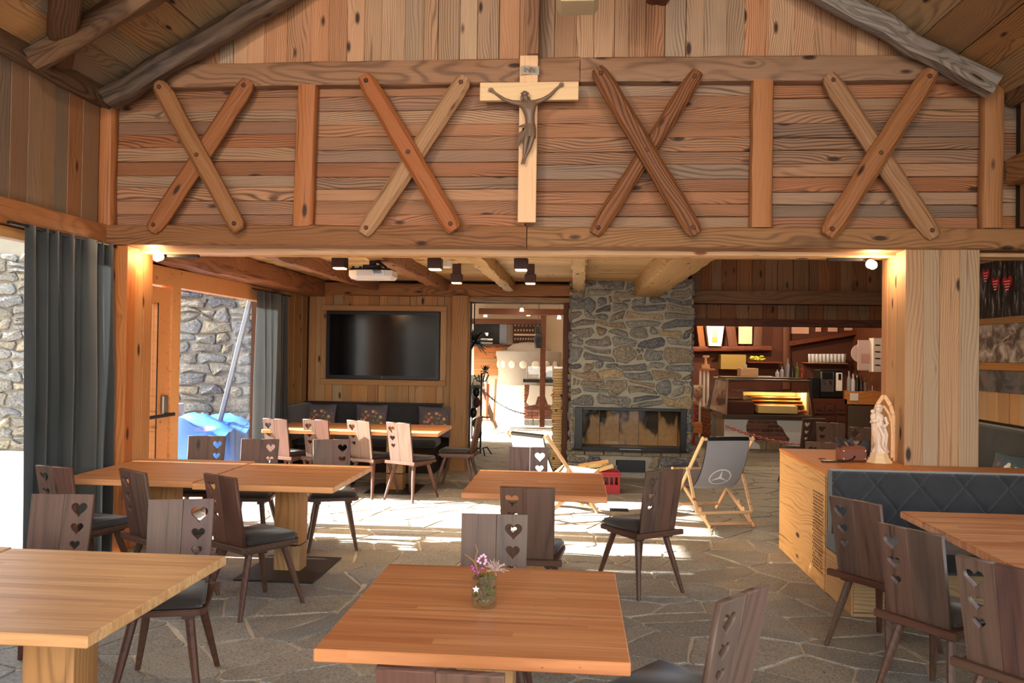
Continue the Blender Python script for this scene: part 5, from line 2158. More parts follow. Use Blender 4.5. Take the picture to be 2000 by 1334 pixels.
M_CARVE = plain('dark carved wood', (128, 102, 82), .45, var=.6)
V = [(fp(1036, 249, .0), (.030, .034)),        # 0 pelvis
     (fp(1035, 234), .027), (fp(1034, 220, .008), (.034, .036)), (fp(1033, 208, .008), (.036, .034)),  # 1 waist 2 chest 3 upper chest
     (fp(1030, 201, .012), .015), (fp(1027, 195, .022), .019), (fp(1026, 187, .026), .020),  # 4 neck 5 head 6 crown
     (fp(1018, 203, .0), .017), (fp(1001, 200), .0135), (fp(985, 194, -.005), .0115), (fp(970, 183, -.012), .008), (fp(963, 178, -.016), .0075),  # 7-11 left arm
     (fp(1045, 200, .0), .017), (fp(1060, 195), .0135), (fp(1074, 186, -.005), .0115), (fp(1087, 172, -.012), .008), (fp(1093, 167, -.016), .0075),  # 12-16 right arm
     (fp(1031, 258, .006), .025), (fp(1028, 274, .024), .020), (fp(1025, 292, .012), .017), (fp(1023, 308, .004), .010), (fp(1019, 322, .016), .008),  # 17-21 left leg
     (fp(1041, 258, .006), .024), (fp(1039, 274, .02), .019), (fp(1033, 292, .01), .016), (fp(1026, 306, -.002), .010), (fp(1023, 321, .012), .008)]
E = [(0, 1), (1, 2), (2, 3), (3, 4), (4, 5), (5, 6), (3, 7), (7, 8), (8, 9), (9, 10), (10, 11), (3, 12), (12, 13), (13, 14), (14, 15), (15, 16),
     (0, 17), (17, 18), (18, 19), (19, 20), (20, 21), (0, 22), (22, 23), (23, 24), (24, 25), (25, 26)]
# fingers
for hand, base, tips in ((11, (963, 178), ((953, 173), (955, 171), (958, 170), (952, 177), (962, 171))), (16, (1093, 167), ((1101, 161), (1102, 164), (1098, 159), (1101, 168), (1094, 160)))):
    for tx, ty in tips:
        V.append((fp((base[0] + tx) / 2, (base[1] + ty) / 2, -.012), .0036))
        E.append((hand, len(V) - 1))
        V.append((fp(tx, ty, -.006), .0026))
        E.append((len(V) - 2, len(V) - 1))
skin('carved_body', V, E, M_CARVE, cruc, 0, 2)
bm = bmesh.new()
add_ball(bm, fp(1025.5, 185, .022), .027, 3, (.95, .9, .85))
add_ball(bm, fp(1020, 192, .008), .017, 2, (.8, .8, 1.6))
add_ball(bm, fp(1033, 194, .004), .014, 2, (.8, .8, 1.5))
add_ball(bm, fp(1028.5, 204, .034), .011, 2, (.9, .8, 1.2))
for k in range(18):
    an = 2 * pi * k / 18
    c = Vector(fp(1025.5, 184, .022))
    add_ball(bm, c + Vector((.028 * cos(an), .026 * sin(an), .006 * sin(3 * an))), .0055, 1)
mesh_obj('hair_and_thorns', bm, M_CARVE, cruc, smooth=True)
bm = bmesh.new()
for sx_ in (-.0075, .0065):
    add_ball(bm, Vector(fp(1027.3, 193, .042)) + Vector((sx_, 0, 0)), .0035, 1)
add_ball(bm, Vector(fp(1027.5, 196, .044)), .0042, 1, (.7, 1, 1.7))
mesh_obj('face_relief', bm, M_CARVE, cruc, smooth=True)
bm = bmesh.new()
rings = []
for i, (py, hwid, dep, cxp) in enumerate(((242, .036, .034, 1035.5), (246, .041, .040, 1035), (253, .043, .045, 1035.5), (261, .043, .047, 1036), (268, .040, .044, 1036.5))):
    ring = []
    c = Vector(fp(cxp, py, .0))
    for k in range(28):
        an = 2 * pi * k / 28
        f = 1 + .07 * sin(an * 5 + i * 1.3) + .04 * sin(an * 9 - i)
        ring.append(bm.verts.new(c + Vector((hwid * f * cos(an), dep * f * sin(an), .004 * sin(an * 3 + i)))))
    rings.append(ring)
for A, B_ in zip(rings, rings[1:]):
    for k in range(28):
        bm.faces.new((A[k], B_[k], B_[(k + 1) % 28], A[(k + 1) % 28]))
for q, w_ in (((1020, 246), .012), ((1016, 262), .018)):
    pass
add_tube(bm, [fp(1028, 246, .03), fp(1019, 248, .028), fp(1013, 249, .02)], [.012, .010, .004], 8)
add_tube(bm, [fp(1024, 252, .02), fp(1018, 262, .018), fp(1014, 275, .012), fp(1012, 287, .006)], [.012, .018, .016, .004], 8)
add_tube(bm, [fp(1027, 252, .026), fp(1022, 266, .024), fp(1018, 280, .016)], [.010, .013, .004], 8)
mesh_obj('loincloth', bm, M_CARVE, cruc, smooth=True)
# title scroll
c = Vector(fp(1034.5, 136))
bm = bmesh.new()
prev = None
for k in range(9):
    x = -.072 + .144 * k / 8
    y = -.062 - .012 * sin(k / 8 * pi * 2)
    tp, bt = bm.verts.new((c.x + x, y, c.z + .034 + .005 * sin(k / 8 * pi))), bm.verts.new((c.x + x, y, c.z - .034 + .005 * sin(k / 8 * pi)))
    if prev:
        bm.faces.new((prev[1], bt, tp, prev[0]))
    prev = (tp, bt)
sc_ = mesh_obj('title_scroll', bm, plain('grey carved scroll', (176, 164, 146), .6, var=.4), cruc)
md = sc_.modifiers.new('t', 'SOLIDIFY')
md.thickness = .008


def text_mesh(name, txt, size, mat, ext=.001):
    cu = bpy.data.curves.new(name, 'FONT')
    cu.body = txt
    cu.size = size
    cu.extrude = ext
    cu.align_x = 'CENTER'
    cu.align_y = 'CENTER'
    o = bpy.data.objects.new(name, cu)
    col.objects.link(o)
    bpy.context.view_layer.update()
    me = bpy.data.meshes.new_from_object(o)
    bpy.data.objects.remove(o)
    me.materials.clear()
    me.materials.append(mat)
    me.name = name
    return me


o = link('lettering', text_mesh('lettering', 'INRI', .052, M_CARVE, .003), sc_)
o.location = (c.x, -.080, c.z)
o.rotation_euler = (radians(90), 0, 0)

# ================================================================== OUTDOOR THINGS
M_TARP = plain('blue tarpaulin', (58, 116, 196), .45)
bm = bmesh.new()
rr = random.Random(8)
n = 22
g = []
for i in range(n + 1):
    row = []
    for j in range(n + 1):
        x, y = -1.2 + 2.4 * i / n, -.8 + 1.6 * j / n
        e = min(1, (1 - abs(x) / 1.2) * 4.0) * min(1, (1 - abs(y) / .8) * 4)
        row.append(bm.verts.new((x, y, (.66 + .12 * sin(x * 3 + 1) + rr.uniform(-.025, .025) + .05 * sin(y * 9 + x * 5)) * e)))
    g.append(row)
for a, b in zip(g, g[1:]):
    for j in range(n):
        bm.faces.new((a[j], b[j], b[j + 1], a[j + 1]))
o = tag(mesh_obj('blue_tarpaulin', bm, M_TARP, smooth=True), 'crumpled blue tarpaulin over a low heap outside the terrace door', 'tarpaulin')
o.location = (-5.5, 10.9, -.06)
md = o.modifiers.new('t', 'SOLIDIFY')
md.thickness = .01
p = at(329, 830, Y=12.0)
bm = bmesh.new()
bxr(bm, p.x - .16, p.x + .10, 12.0, 12.3, -.06, p.z + .32, .01)
tag(mesh_obj('white_box', bm, M_WHITE), 'white box standing outside against the garden wall, seen by the door', 'box')
bm = bmesh.new()
bxr(bm, p.x + .14, p.x + .5, 12.1, 12.35, -.06, p.z + .13, .01)
tag(mesh_obj('grey_box', bm, plain('light grey box', (168, 176, 186), .6)), 'low pale grey box outside beside the white box', 'box')
a, b = at(484, 605, Y=11.2), at(424, 846, Y=11.2)
bm = bmesh.new()
d = (b - a).normalized()
add_bar(bm, a - d * .3, b + d * .35, .06, .05, .005, up=(0, 1, 0))
o = mesh_obj('metal_channel', bm, plain('dull zinc', (128, 136, 146), .5, .3))
tag(o, 'long galvanised metal channel leaning against the window from outside', 'metal bar')
bm = bmesh.new()
bxr(bm, -6.2, -4.3, 9.55, 9.75, .22, .28, .005)
bxr(bm, -6.2, -6.1, 9.55, 9.75, -.06, .22)
bxr(bm, -4.4, -4.3, 9.55, 9.75, -.06, .22)
tag(mesh_obj('garden_bench', bm, W_PALE), 'low pale plank bench outside the window in front of the tarpaulin', 'bench')
p = at(365, 558, Y=12.7)
bm = bmesh.new()
bxr(bm, p.x - .05, p.x + .05, 12.5, 12.72, p.z - .09, p.z + .09, .005)
tag(mesh_obj('wall_lamp', bm, M_BROWN), 'small brown wall lamp high on the garden wall outside', 'lamp')

# ================================================================== PICTURES ON THE RIGHT WALL
def photo_mat(name, tones, scale, stretch, seed):
    m = NT(name)
    tc = m.n('ShaderNodeTexCoord')
    v = m.mapping(tc.outputs['Object'], stretch, loc=(seed, seed * 2.3, 0))
    nz = m.noise(v, scale, 5, .65, .8)
    st = [(.3 + .4 * i / (len(tones) - 1), srgb(*t)) for i, t in enumerate(tones)]
    m.l(m.ramp(nz, st, 'LINEAR'), m.p.inputs['Base Color'])
    m.set(Roughness=.35)
    return m.m


PX = 4.0
def pic(name, label, y517, y625, mat, Yf=8.6, Yn=6.9):
    zt, zb = at(1915, y517, X=PX).z, at(1915, y625, X=PX).z
    t = thing(name, label, 'picture', (PX - .015, (Yf + Yn) / 2, zb), 0, 'photo panels on the right wall')
    L = Yf - Yn
    bm = bmesh.new()
    add_box(bm, (0, 0, 0), (L, zt - zb, .012), None, .001)
    o = mesh_obj('photo_panel', bm, mat, t)
    o.matrix_basis = Matrix.Translation((0, 0, (zt - zb) / 2)) @ Matrix(((0, 0, -1, 0), (-1, 0, 0, 0), (0, 1, 0, 0), (0, 0, 0, 1)))
    return t, zt, zb


M_P1 = photo_mat('black and white winter forest photo', [(12, 11, 13), (28, 25, 27), (70, 66, 68), (196, 192, 194)], 9, (1.8, .35, 1), 1)
M_P2 = photo_mat('grey photo of pale flowers', [(40, 32, 34), (92, 76, 72), (170, 158, 152), (214, 206, 204)], 7, (1, 1, 1), 4)
M_P3 = photo_mat('dark photo with red cloth', [(36, 38, 44), (50, 50, 58), (96, 98, 106), (150, 40, 48)], 3, (1, 1, 1), 7)
t1, zt, zb = pic('wall_picture', 'forest photo panel with three red hearts on the right wall, top one', 517, 624, M_P1, 8.5, 7.22)
M_HRT = plain('printed red heart', (196, 30, 36), .4)
for k, (px, py, s) in enumerate(((1927, 540, .125), (1946, 556, .125), (1969, 556, .145))):
    p = at(px, py, X=PX - .02)
    hm = slab_mesh('red_heart', heart(0, 0, s * 1.2), [], .004, M_HRT, .0005)
    o = link('red_heart', hm, t1)
    o.matrix_basis = Matrix.Translation((-.012, p.y - t1.location.y, p.z - zb)) @ Matrix.Rotation(radians(90), 4, 'Z')
    bm = bmesh.new()
    for j in range(4):
        ww = s * (.34 - .05 * j)
        for q in range(5):
            bxr(bm, -.0045, -.0035, -ww + q * ww * .42, -ww + q * ww * .42 + ww * .3, .028 - j * .026, .036 - j * .026)
    o2 = mesh_obj('white_print', bm, M_WHITE, t1)
    o2.location = (-.012, p.y - t1.location.y, p.z - zb)
pic('wall_picture', 'photo panel of pale petals on the right wall, middle one', 636, 707, M_P2, 8.5, 6.9)
pic('wall_picture', 'dark photo panel with red cloth on the right wall, lowest one', 722, 763, M_P3, 8.5, 6.9)
for (ya, yb, lab) in ((624, 636, 'wooden strip between the upper and middle photo panels'), (707, 722, 'wooden strip between the middle and lowest photo panels'), (506, 517, 'wooden strip above the top photo panel')):
    za, zb_ = at(1915, ya, X=PX).z, at(1915, yb, X=PX).z
    tag(plank(None, (PX - .02, 7.7, (za + zb_) / 2), (0, 1, 0), (-1, 0, 0), 1.7, za - zb_, .05, W_TV, name='picture_rail'), lab, 'rail')
box = thing('corner_bench', 'dark upholstered corner bench under the photo panels', 'bench', (3.98, 8.0, 0))
box_part('bench_back', box, M_BENCH, -.12, .03, -1.1, 1.0, .5, 1.08, .02)
box_part('bench_seat', box, M_BENCH, -.60, -.12, -1.1, 1.0, .34, .46, .02)
box_part('bench_base', box, M_BACK, -.55, .0, -1.05, .95, 0, .34)
ct = thing('corner_table', 'dark-topped table glimpsed between column and right picture edge', 'table', (3.42, 7.1, 0))
box_part('tabletop', ct, M_TABLE, -.32, .0, -.25, .4, .72, .76)
box_part('post', ct, W_COL, -.12, .06, -.05, .15, 0, .72)
o = mesh_obj('floral_cushion', cushion_mesh(.4, .38, .13, 2), floral('teal embroidered cushion', (70, 88, 104), [(190, 160, 90), (150, 44, 60), (220, 214, 200), (90, 120, 110), (120, 50, 60)], 5), smooth=True)
o.location = (3.73, 7.28, .69)
o.rotation_euler = (-.2, 0, radians(-80))
tag(o, 'teal floral cushion leaning in the corner bench at the right picture edge', 'cushion')

# ================================================================== BAR
def pb(px0, py0, px1, py1, Y):
    a, b = at(px0, py0, Y=Y), at(px1, py1, Y=Y)
    return a.x, b.x, b.z, a.z


def pbox(name, label, cat, px0, py0, px1, py1, Y, D, mat, group=None, bev=.005, floor_=False):
    x0, x1, z0, z1 = pb(px0, py0, px1, py1, Y)
    if floor_:
        z0 = 0.0
    bm = bmesh.new()
    bxr(bm, x0, x1, Y, Y + D, z0, z1, bev)
    return tag(mesh_obj(name, bm, mat), label, cat, group)


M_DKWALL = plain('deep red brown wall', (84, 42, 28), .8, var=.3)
CYB = 14.85
cnt = thing('bar_counter', 'brick bar counter with white plaster patches under the display case', 'counter', (2.72, CYB, 0))
bx0, bx1 = -.02, 1.50
bm = bmesh.new()
bxr(bm, bx0 + .02, bx1 - .02, .02, 1.0, 0, .56)
mesh_obj('counter_core', bm, M_MORTAR, cnt)
rr = random.Random(15)
zz, row = .18, 0
while zz < .54:
    xx = bx0 - (.11 if row % 2 else 0)
    while xx < bx1:
        x0, x1 = max(xx, bx0), min(xx + .21, bx1)
        if x1 - x0 > .04:
            bm = bmesh.new()
            add_box(bm, (0, 0, 0), (x1 - x0, .03, .062), None, .006)
            o = mesh_obj('brick', bm, M_BRICK, cnt)
            o.location = ((x0 + x1) / 2, .008 + rr.uniform(-.005, .005), zz + .035)
        xx += .22
    zz += .072
    row += 1
xx = bx0
bm = bmesh.new()
for k in range(6):
    bxr(bm, bx0 + k * .253, bx0 + k * .253 + .24, -.01, .04, 0, .17, .012)
mesh_obj('stone_skirting', bm, M_WALLST, cnt)
for nm, pts in (('plaster_patch', [(bx0 - .005, .02), (.62, .02), (.60, .10), (.46, .19), (.38, .30), (.36, .42), (.40, .55), (bx0 - .005, .55)]),
                ('plaster_patch', [(bx1 + .005, .02), (bx1 + .005, .55), (.90, .55), (.92, .47), (1.0, .42), (1.06, .30), (1.13, .22), (1.12, .10), (1.14, .02)])):
    me = slab_mesh(nm, pts, [], .03, M_WHITE, .003)
    o = link(nm, me, cnt)
    o.location = (0, -.012, 0)
# left flank of the bar, of brick, running back
fl = thing('brick_flank', 'low brick wall running back from the bar counter', 'wall', (2.62, 15.9, 0))
bm = bmesh.new()
bxr(bm, .02, .25, 0, 4.4, 0, .60)
mesh_obj('flank_core', bm, M_MORTAR, fl)
for j in range(8):
    for i in range(17):
        bm = bmesh.new()
        add_box(bm, (0, 0, 0), (.03, .235, .062), None, .006)
        o = mesh_obj('brick', bm, M_BRICK, fl)
        o.location = (.006, .12 + i * .25 + (.12 if j % 2 else 0), .035 + j * .072)
bm = bmesh.new()
bxr(bm, -.03, .28, 0, 4.4, .60, .64, .006)
mesh_obj('flank_top', bm, W_DARK, fl)

# display case
M_FRM = plain('bronze brown case frame', (84, 66, 54), .35, .4)
case = thing('display_case', 'glass pastry display case with warm lit shelves on the bar', 'display case', (2.70, CYB - .12, 0))
z0, z1 = .565, 1.27
W_ = 1.56
bm = bmesh.new()
bxr(bm, -.06, W_, -.04, 1.75, z0, z0 + .08, .008)
bxr(bm, .06, W_ + .0, .28, 1.75, z1 - .04, z1, .006)
for (xa, xb, ya, yb) in ((0.0, .08, -.02, .30), (W_ - .03, W_ - .03, -.02, .30), (-.04, .08, 1.70, 1.70)):
    add_bar(bm, (xa, ya, z0 + .06), (xb, yb, z1 - .02), .045, .045, .005)
mesh_obj('case_frame', bm, M_FRM, case)
bm = bmesh.new()
v = [bm.verts.new(p) for p in ((.03, -.01, z0 + .08), (W_ - .03, -.01, z0 + .08), (W_ - .03, .29, z1 - .04), (.08, .29, z1 - .04))]
bm.faces.new(v)
v = [bm.verts.new(p) for p in ((.0, 0, z0 + .08), (-.03, 1.7, z0 + .08), (.08, 1.7, z1 - .04), (.07, .29, z1 - .04))]
bm.faces.new(v)
o = mesh_obj('case_glass', bm, M_GLASS, case)
md = o.modifiers.new('t', 'SOLIDIFY')
md.thickness = .006
M_LIT = plain('lit shelf lining', (250, 214, 140), .6)
M_ORG = plain('amber shelf', (206, 128, 52), .5)
box_part('case_back', case, M_LIT, .5, W_ - .06, .95, .98, z0 + .08, 1.02)
box_part('case_end', case, M_LIT, W_ - .09, W_ - .05, .20, .95, z0 + .08, 1.05)
box_part('upper_shelf', case, M_STEEL, .25, W_ - .09, .30, .8, 1.04, 1.055)
for k, zz in enumerate((.80, .86, .93)):
    box_part('shelf', case, M_ORG, .55, W_ - .10, .35 + .1 * k, .94, zz, zz + .02)
box_part('pastry_tray', case, M_LIT, .60, 1.3, .12, .34, z0 + .10, z0 + .24, .01)
box_part('inner_bin', case, M_DKWALL, .08, .52, .1, 1.5, z0 + .08, z0 + .3)
bm = bmesh.new()
for k in range(7):
    add_ball(bm, (1.33 + .05 * (k % 3), .12 + .05 * (k // 3), z0 + .14 + .01 * (k % 2)), .028, 2, (1.2, 1, .8))
mesh_obj('pastries', bm, plain('glazed pastry', (206, 96, 52), .5), case)
for x, y, z in ((.9, .5, 1.0), (1.3, .5, 1.0)):
    l = bpy.data.lights.new('case_light', 'POINT')
    l.energy = 14
    l.color = (1, .72, .36)
    l.shadow_soft_size = .05
    lo = bpy.data.objects.new('case_light', l)
    col.objects.link(lo)
    lo.location = (2.70 + x, CYB - .12 + y, z + .01)
# things on top of the case
box_part('counter_ledge', case, W_DARK, .06, 1.5, .55, 1.2, 1.27, 1.30)

pbox('wooden_box', 'orange pine box on the bar top behind the display case', 'box', 1447, 719, 1481, 742, 15.8, .35, W_PALE)
pbox('laptop', 'thin dark laptop on the bar top beside the pine box', 'laptop', 1484, 735, 1512, 739, 15.6, .3, M_STEEL)
pbox('price_card', 'small cream card standing on the pine box', 'card', 1452, 712, 1459, 720, 15.75, .02, M_WHITE)
bot = [(1538, 700, 735, (150, 160, 180)), (1548, 704, 736, (60, 30, 30)), (1527, 716, 738, (190, 190, 196)), (1556, 708, 737, (104, 120, 70)), (1518, 722, 738, (220, 220, 226)), (1566, 712, 738, (150, 60, 40))]


def bottle_bm(bm, h, q, c=(0, 0, 0)):
    add_lathe(bm, [(0, 0), (q, 0), (q, h * .58), (q * .85, h * .66), (q * .34, h * .76), (q * .32, h * .95), (q * .4, h * .96), (q * .4, h), (0, h)], 14, c)


for k, (px, y0, y1, c) in enumerate(bot):
    p = at(px, y1, Y=15.7)
    h = at(px, y0, Y=15.7).z - 1.30
    bm = bmesh.new()
    bottle_bm(bm, max(.12, h), .036)
    o = tag(mesh_obj('bottle', bm, plain('bottle glass %d' % k, c, .15), smooth=True),
            ['pale blue glass bottle on the bar top, tallest of the row', 'dark red bottle on the bar top', 'silvery bottle on the bar top', 'olive green bottle on the bar top', 'small white bottle at the left of the bar top row', 'amber bottle at the right of the bar top row'][k], 'bottle', 'bottles on the bar top')
    o.location = (p.x, 15.7, 1.30)

# back bar: counters, coffee machine, glasses
pbox('back_cabinet', 'dark red wooden back cabinet with drawers behind the bar', 'cabinet', 1585, 778, 1654, 850, 17.2, .6, W_DARK, floor_=True)
for k in range(3):
    for j in range(2):
        x0, x1, a0, a1 = pb(1590 + k * 21, 790 + j * 22, 1608 + k * 21, 808 + j * 22, 17.2)
        bm = bmesh.new()
        bxr(bm, x0, x1, 17.17, 17.2, a0, a1, .004)
        add_bar(bm, ((x0 + x1) / 2 - .05, 17.15, (a0 + a1) / 2), ((x0 + x1) / 2 + .05, 17.15, (a0 + a1) / 2), .012)
        mesh_obj('drawer_front', bm, M_DKWALL, bpy.data.objects['back_cabinet'])
pbox('fridge', 'low steel-fronted fridge under the right bar worktop', 'fridge', 1656, 792, 1722, 850, 17.2, .6, plain('dull steel front', (120, 108, 98), .4, .7), floor_=True)
pbox('worktop', 'orange wooden worktop box at the right end of the bar', 'worktop', 1650, 764, 1724, 791, 17.2, .6, W_CABT)
pbox('paper_note', 'white notice sheet taped on the orange worktop box', 'paper', 1660, 768, 1677, 783, 17.18, .012, M_WHITE)
cm = thing('coffee_machine', 'black and chrome coffee machine on the back bar', 'coffee machine', tuple(at(1632, 778, Y=17.2)), 0)
cz = cm.location.z
x0, x1, a0, a1 = pb(1602, 722, 1648, 778, 17.2)
L = lambda x: x - cm.location.x
box_part('body', cm, M_BLACK, L(x0), L(x1), .05, .5, 0, a1 - cz, .02)
fx = pb(1604, 726, 1629, 766, 17.2)
box_part('chrome_front', cm, M_STEEL, L(fx[0]), L(fx[1]), .02, .06, fx[2] - cz, fx[3] - cz, .01)
fx = pb(1606, 727, 1627, 741, 17.2)
box_part('brew_window', cm, M_BLACK, L(fx[0]), L(fx[1]), .0, .03, fx[2] - cz, fx[3] - cz, .004)
fx = pb(1634, 728, 1646, 764, 17.2)
box_part('display_column', cm, M_WHITE, L(fx[0]), L(fx[1]), .02, .06, fx[2] - cz, fx[3] - cz, .008)
fx = pb(1638, 730, 1643, 742, 17.2)
box_part('display', cm, M_BLACK, L(fx[0]), L(fx[1]), .0, .03, fx[2] - cz, fx[3] - cz)
bm = bmesh.new()
for px in (1610, 1622):
    p = at(px, 750, Y=17.2)
    add_tube(bm, [(L(p.x), .02, p.z - cz + .05), (L(p.x), -.04, p.z - cz)], [.02, .015], 8)
mesh_obj('spouts', bm, M_BLACK, cm)
pbox('grinder', 'black coffee grinder left of the coffee machine', 'grinder', 1586, 738, 1600, 778, 17.2, .3, M_BLACK)
# hanging glass rack: 22 glasses
pbox('glass_shelf', 'slim wooden shelf carrying the row of clear glasses', 'shelf', 1575, 708, 1656, 711, 19.2, .4, W_TV)
M_GLB = plain('bright clear glass', (216, 222, 230), .08, spec=1.0)
bm = bmesh.new()
add_lathe(bm, [(0, 0), (.024, 0), (.034, .16), (.034, .2), (.03, .2), (.022, .01), (0, .01)], 12)
gm = tomesh('drinking_glass', bm, M_GLB, True)
for k in range(20):
    p = at(1581 + k * 3.65, 708, Y=19.25)
    o = link('drinking_glass', gm)
    o.location = (p.x, 19.25 + .03 * (k % 2), p.z)
    tag(o, 'clear drinking glass in the long row on the slim shelf behind the bar', 'glass', 'row of glasses behind the bar')
wb_ = pbox('menu_board', 'pinkish white scalloped menu board hanging at the right of the bar', 'board', 1676, 664, 1706, 724, 17.0, .03, plain('pinkish white board', (186, 164, 164), .6))
x0, x1, a0, a1 = pb(1682, 691, 1703, 709, 17.0)
bm = bmesh.new()
bxr(bm, x0, x1, 16.985, 17.0, a0, a1)
mesh_obj('board_picture', bm, plain('dusky rose print', (170, 130, 124), .6), wb_)
bm = bmesh.new()
p = at(1677, 690, Y=17)
add_tube(bm, [(p.x + .05, 17.032, p.z), (p.x + .05, 17.05, p.z)], .19, 20)
mesh_obj('scalloped_edge', bm, plain('pinkish white edge', (186, 164, 164), .6), wb_)
sb = pbox('switch_cabinet', 'white wall cabinet with four slots, beside the column', 'cabinet', 1706, 660, 1727, 727, 16.8, .25, plain('grey white enamel', (196, 190, 186), .5))
for k in range(4):
    x0, x1, a0, a1 = pb(1709, 673 + k * 13, 1718, 675 + k * 13, 16.8)
    bm = bmesh.new()
    bxr(bm, x0, x1, 16.785, 16.8, a0, a1)
    mesh_obj('slot', bm, M_BLACK, sb)
for k, (px, y0, h, c, lab) in enumerate(((1658, 764, .42, (150, 150, 156), 'grey steel shaker on the right worktop'), (1666, 764, .36, (206, 206, 210), 'bright bottle on the right worktop'), (1674, 764, .46, (30, 28, 32), 'black bottle with white label on the right worktop'),
                                         (1682, 764, .34, (60, 40, 36), 'dark brown bottle on the right worktop'), (1690, 764, .28, (120, 100, 90), 'squat jar on the right worktop'))):
    p = at(px, y0, Y=17.3)
    bm = bmesh.new()
    bottle_bm(bm, h, .045)
    o = tag(mesh_obj('bottle', bm, plain('worktop bottle %d' % k, c, .2), smooth=True), lab, 'bottle', 'bottles on the right worktop')
    o.location = (p.x, 17.3, p.z)
dome = at(1704, 764, Y=17.3)
bm = bmesh.new()
add_lathe(bm, [(.17, 0), (.17, .16), (.15, .25), (.1, .32), (.02, .36), (.025, .40), (0, .41)], 24)
o = tag(mesh_obj('glass_dome', bm, M_VGLASS, smooth=True), 'clear glass cake dome at the right end of the worktop', 'cake dome')
o.location = dome

# timber-framed rear of the bar
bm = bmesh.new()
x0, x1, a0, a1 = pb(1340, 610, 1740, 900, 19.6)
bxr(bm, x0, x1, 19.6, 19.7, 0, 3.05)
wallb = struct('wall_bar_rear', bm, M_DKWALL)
for px0, py0, px1, py1 in ((1545, 636, 1580, 652), (1594, 636, 1604, 648), (1618, 638, 1636, 648), (1650, 640, 1710, 646)):
    pbox('plaster_field', 'rose-tinted plaster field between rafters of the bar rear wall, at height %d' % px0 if False else 'rose-tinted plaster field in the timber frame high behind the bar', 'plaster field', px0, py0, px1, py1, 19.55, .05, plain('rose plaster', (206, 164, 148), .9), 'plaster fields behind the bar')
for k, (pa, pb_, w_, lab) in enumerate((((1540, 672), (1725, 640), .2, 'slanting reddish beam high behind the bar glasses'), ((1345, 682), (1505, 680), .24, 'carved brown shelf beam high behind the display case'),
                                        ((1535, 630), (1535, 760), .16, 'dark upright timber left of the hanging bottles'), ((1425, 632), (1432, 680), .22, 'dark curved upright timber between white lampshade and cream panel'),
                                        ((1366, 632), (1372, 680), .15, 'light brown crossed timber at the chimney edge of the bar'), ((1480, 632), (1478, 684), .2, 'brown upright timber right of the cream panel'))):
    a, b = at(*pa, Y=19.4), at(*pb_, Y=19.4)
    o = log_obj('bar_timber', a, b, w_, .12, W_DARK if k != 4 else W_BEAM, rough=.008, rnd=.3)
    tag(o, lab, 'beam')
x0, x1, a0, a1 = pb(1380, 636, 1414, 676, 19.2)
ls = thing('lampshade', 'white tapered paper lampshade with a printed portrait behind the bar', 'lampshade', ((x0 + x1) / 2, 19.2, a0))
H_ = a1 - a0
w2 = (x1 - x0) / 2
bm = bmesh.new()
v = [bm.verts.new(p) for p in ((-w2, 0, H_), (w2, 0, H_), (w2 * .7, 0, 0), (-w2 * .7, 0, 0), (-w2, .3, H_), (w2, .3, H_), (w2 * .7, .3, 0), (-w2 * .7, .3, 0))]
for f in ((0, 3, 2, 1), (4, 5, 6, 7), (0, 4, 7, 3), (1, 2, 6, 5), (3, 7, 6, 2)):
    bm.faces.new([v[i] for i in f])
mesh_obj('shade', bm, M_WHITE, ls)
bm = bmesh.new()
bxr(bm, -.07, .05, -.012, -.002, .08, .20)
bxr(bm, -.07, .05, -.012, -.002, .20, .40, mi=1)
mesh_obj('printed_figure', bm, [plain('ochre print', (190, 150, 70), .8), plain('grey print', (150, 146, 150), .8)], ls)
pbox('cream_panel', 'cream picture panel with a dark scribble behind the bar', 'picture', 1443, 637, 1469, 672, 19.3, .04, plain('cream paper', (222, 190, 160), .8))
pbox('bar_window', 'small yellowish lit glass cabinet behind the display case', 'glass cabinet', 1408, 692, 1457, 722, 19.2, .4, plain('dull yellow glass', (140, 118, 60), .3))
sh = pbox('bar_shelf', 'dark shelf with ornaments behind the display case', 'shelf', 1462, 706, 1530, 710, 19.1, .5, W_DARK)
fl_ = at(1482, 706, Y=19.1)
bm = bmesh.new()
for k in range(22):
    add_ball(bm, (random.uniform(-.16, .16), random.uniform(0, .1), .07 + random.uniform(-.03, .05)), .04, 1, (1.2, 1, .6))
o = tag(mesh_obj('flower_bunch', bm, plain('yellow green flowers', (196, 196, 70), .7)), 'yellow-green flower arrangement on the dark bar shelf', 'flowers')
o.location = (fl_.x, 19.2, fl_.z)
st = thing('pole_stand', 'three white poles carrying a small wooden ornament, left of the display case', 'stand', tuple(at(1376, 800, Y=16.9)))
st.location.z = 0
for k, px in enumerate((1368, 1376, 1384)):
    a, b = at(px, 724, Y=16.9), at(px, 812, Y=16.9)
    bm = bmesh.new()
    add_tube(bm, [(a.x - st.location.x, .04 * k, 0.0), (a.x - st.location.x, .04 * k, a.z)], .025, 8)
    mesh_obj('pole', bm, M_WHITE, st)
a, b = at(1368, 723, Y=16.9), at(1396, 720, Y=16.9)
box_part('top_board', st, W_CABT, a.x - st.location.x, b.x - st.location.x, -.05, .2, a.z, a.z + .03)
bm = bmesh.new()
bxr(bm, -.06, .10, .02, .08, a.z + .03, a.z + .12, .01)
add_tube(bm, [(0.02, .05, a.z + .12), (0.02, .05, a.z + .26)], [.03, .02], 8)
bxr(bm, -.04, .09, .02, .08, a.z + .26, a.z + .31, .01)
mesh_obj('wooden_ornament', bm, W_PALE, st)
pbox('patterned_chair_back', 'cream and brown cowhide panel beside the chimney, left of the bar', 'panel', 1354, 752, 1372, 784, 16.5, .06, photo_mat('cowhide', [(240, 214, 180), (236, 206, 170), (150, 90, 60), (90, 50, 34)], 5, (1, 1, 1), 3))
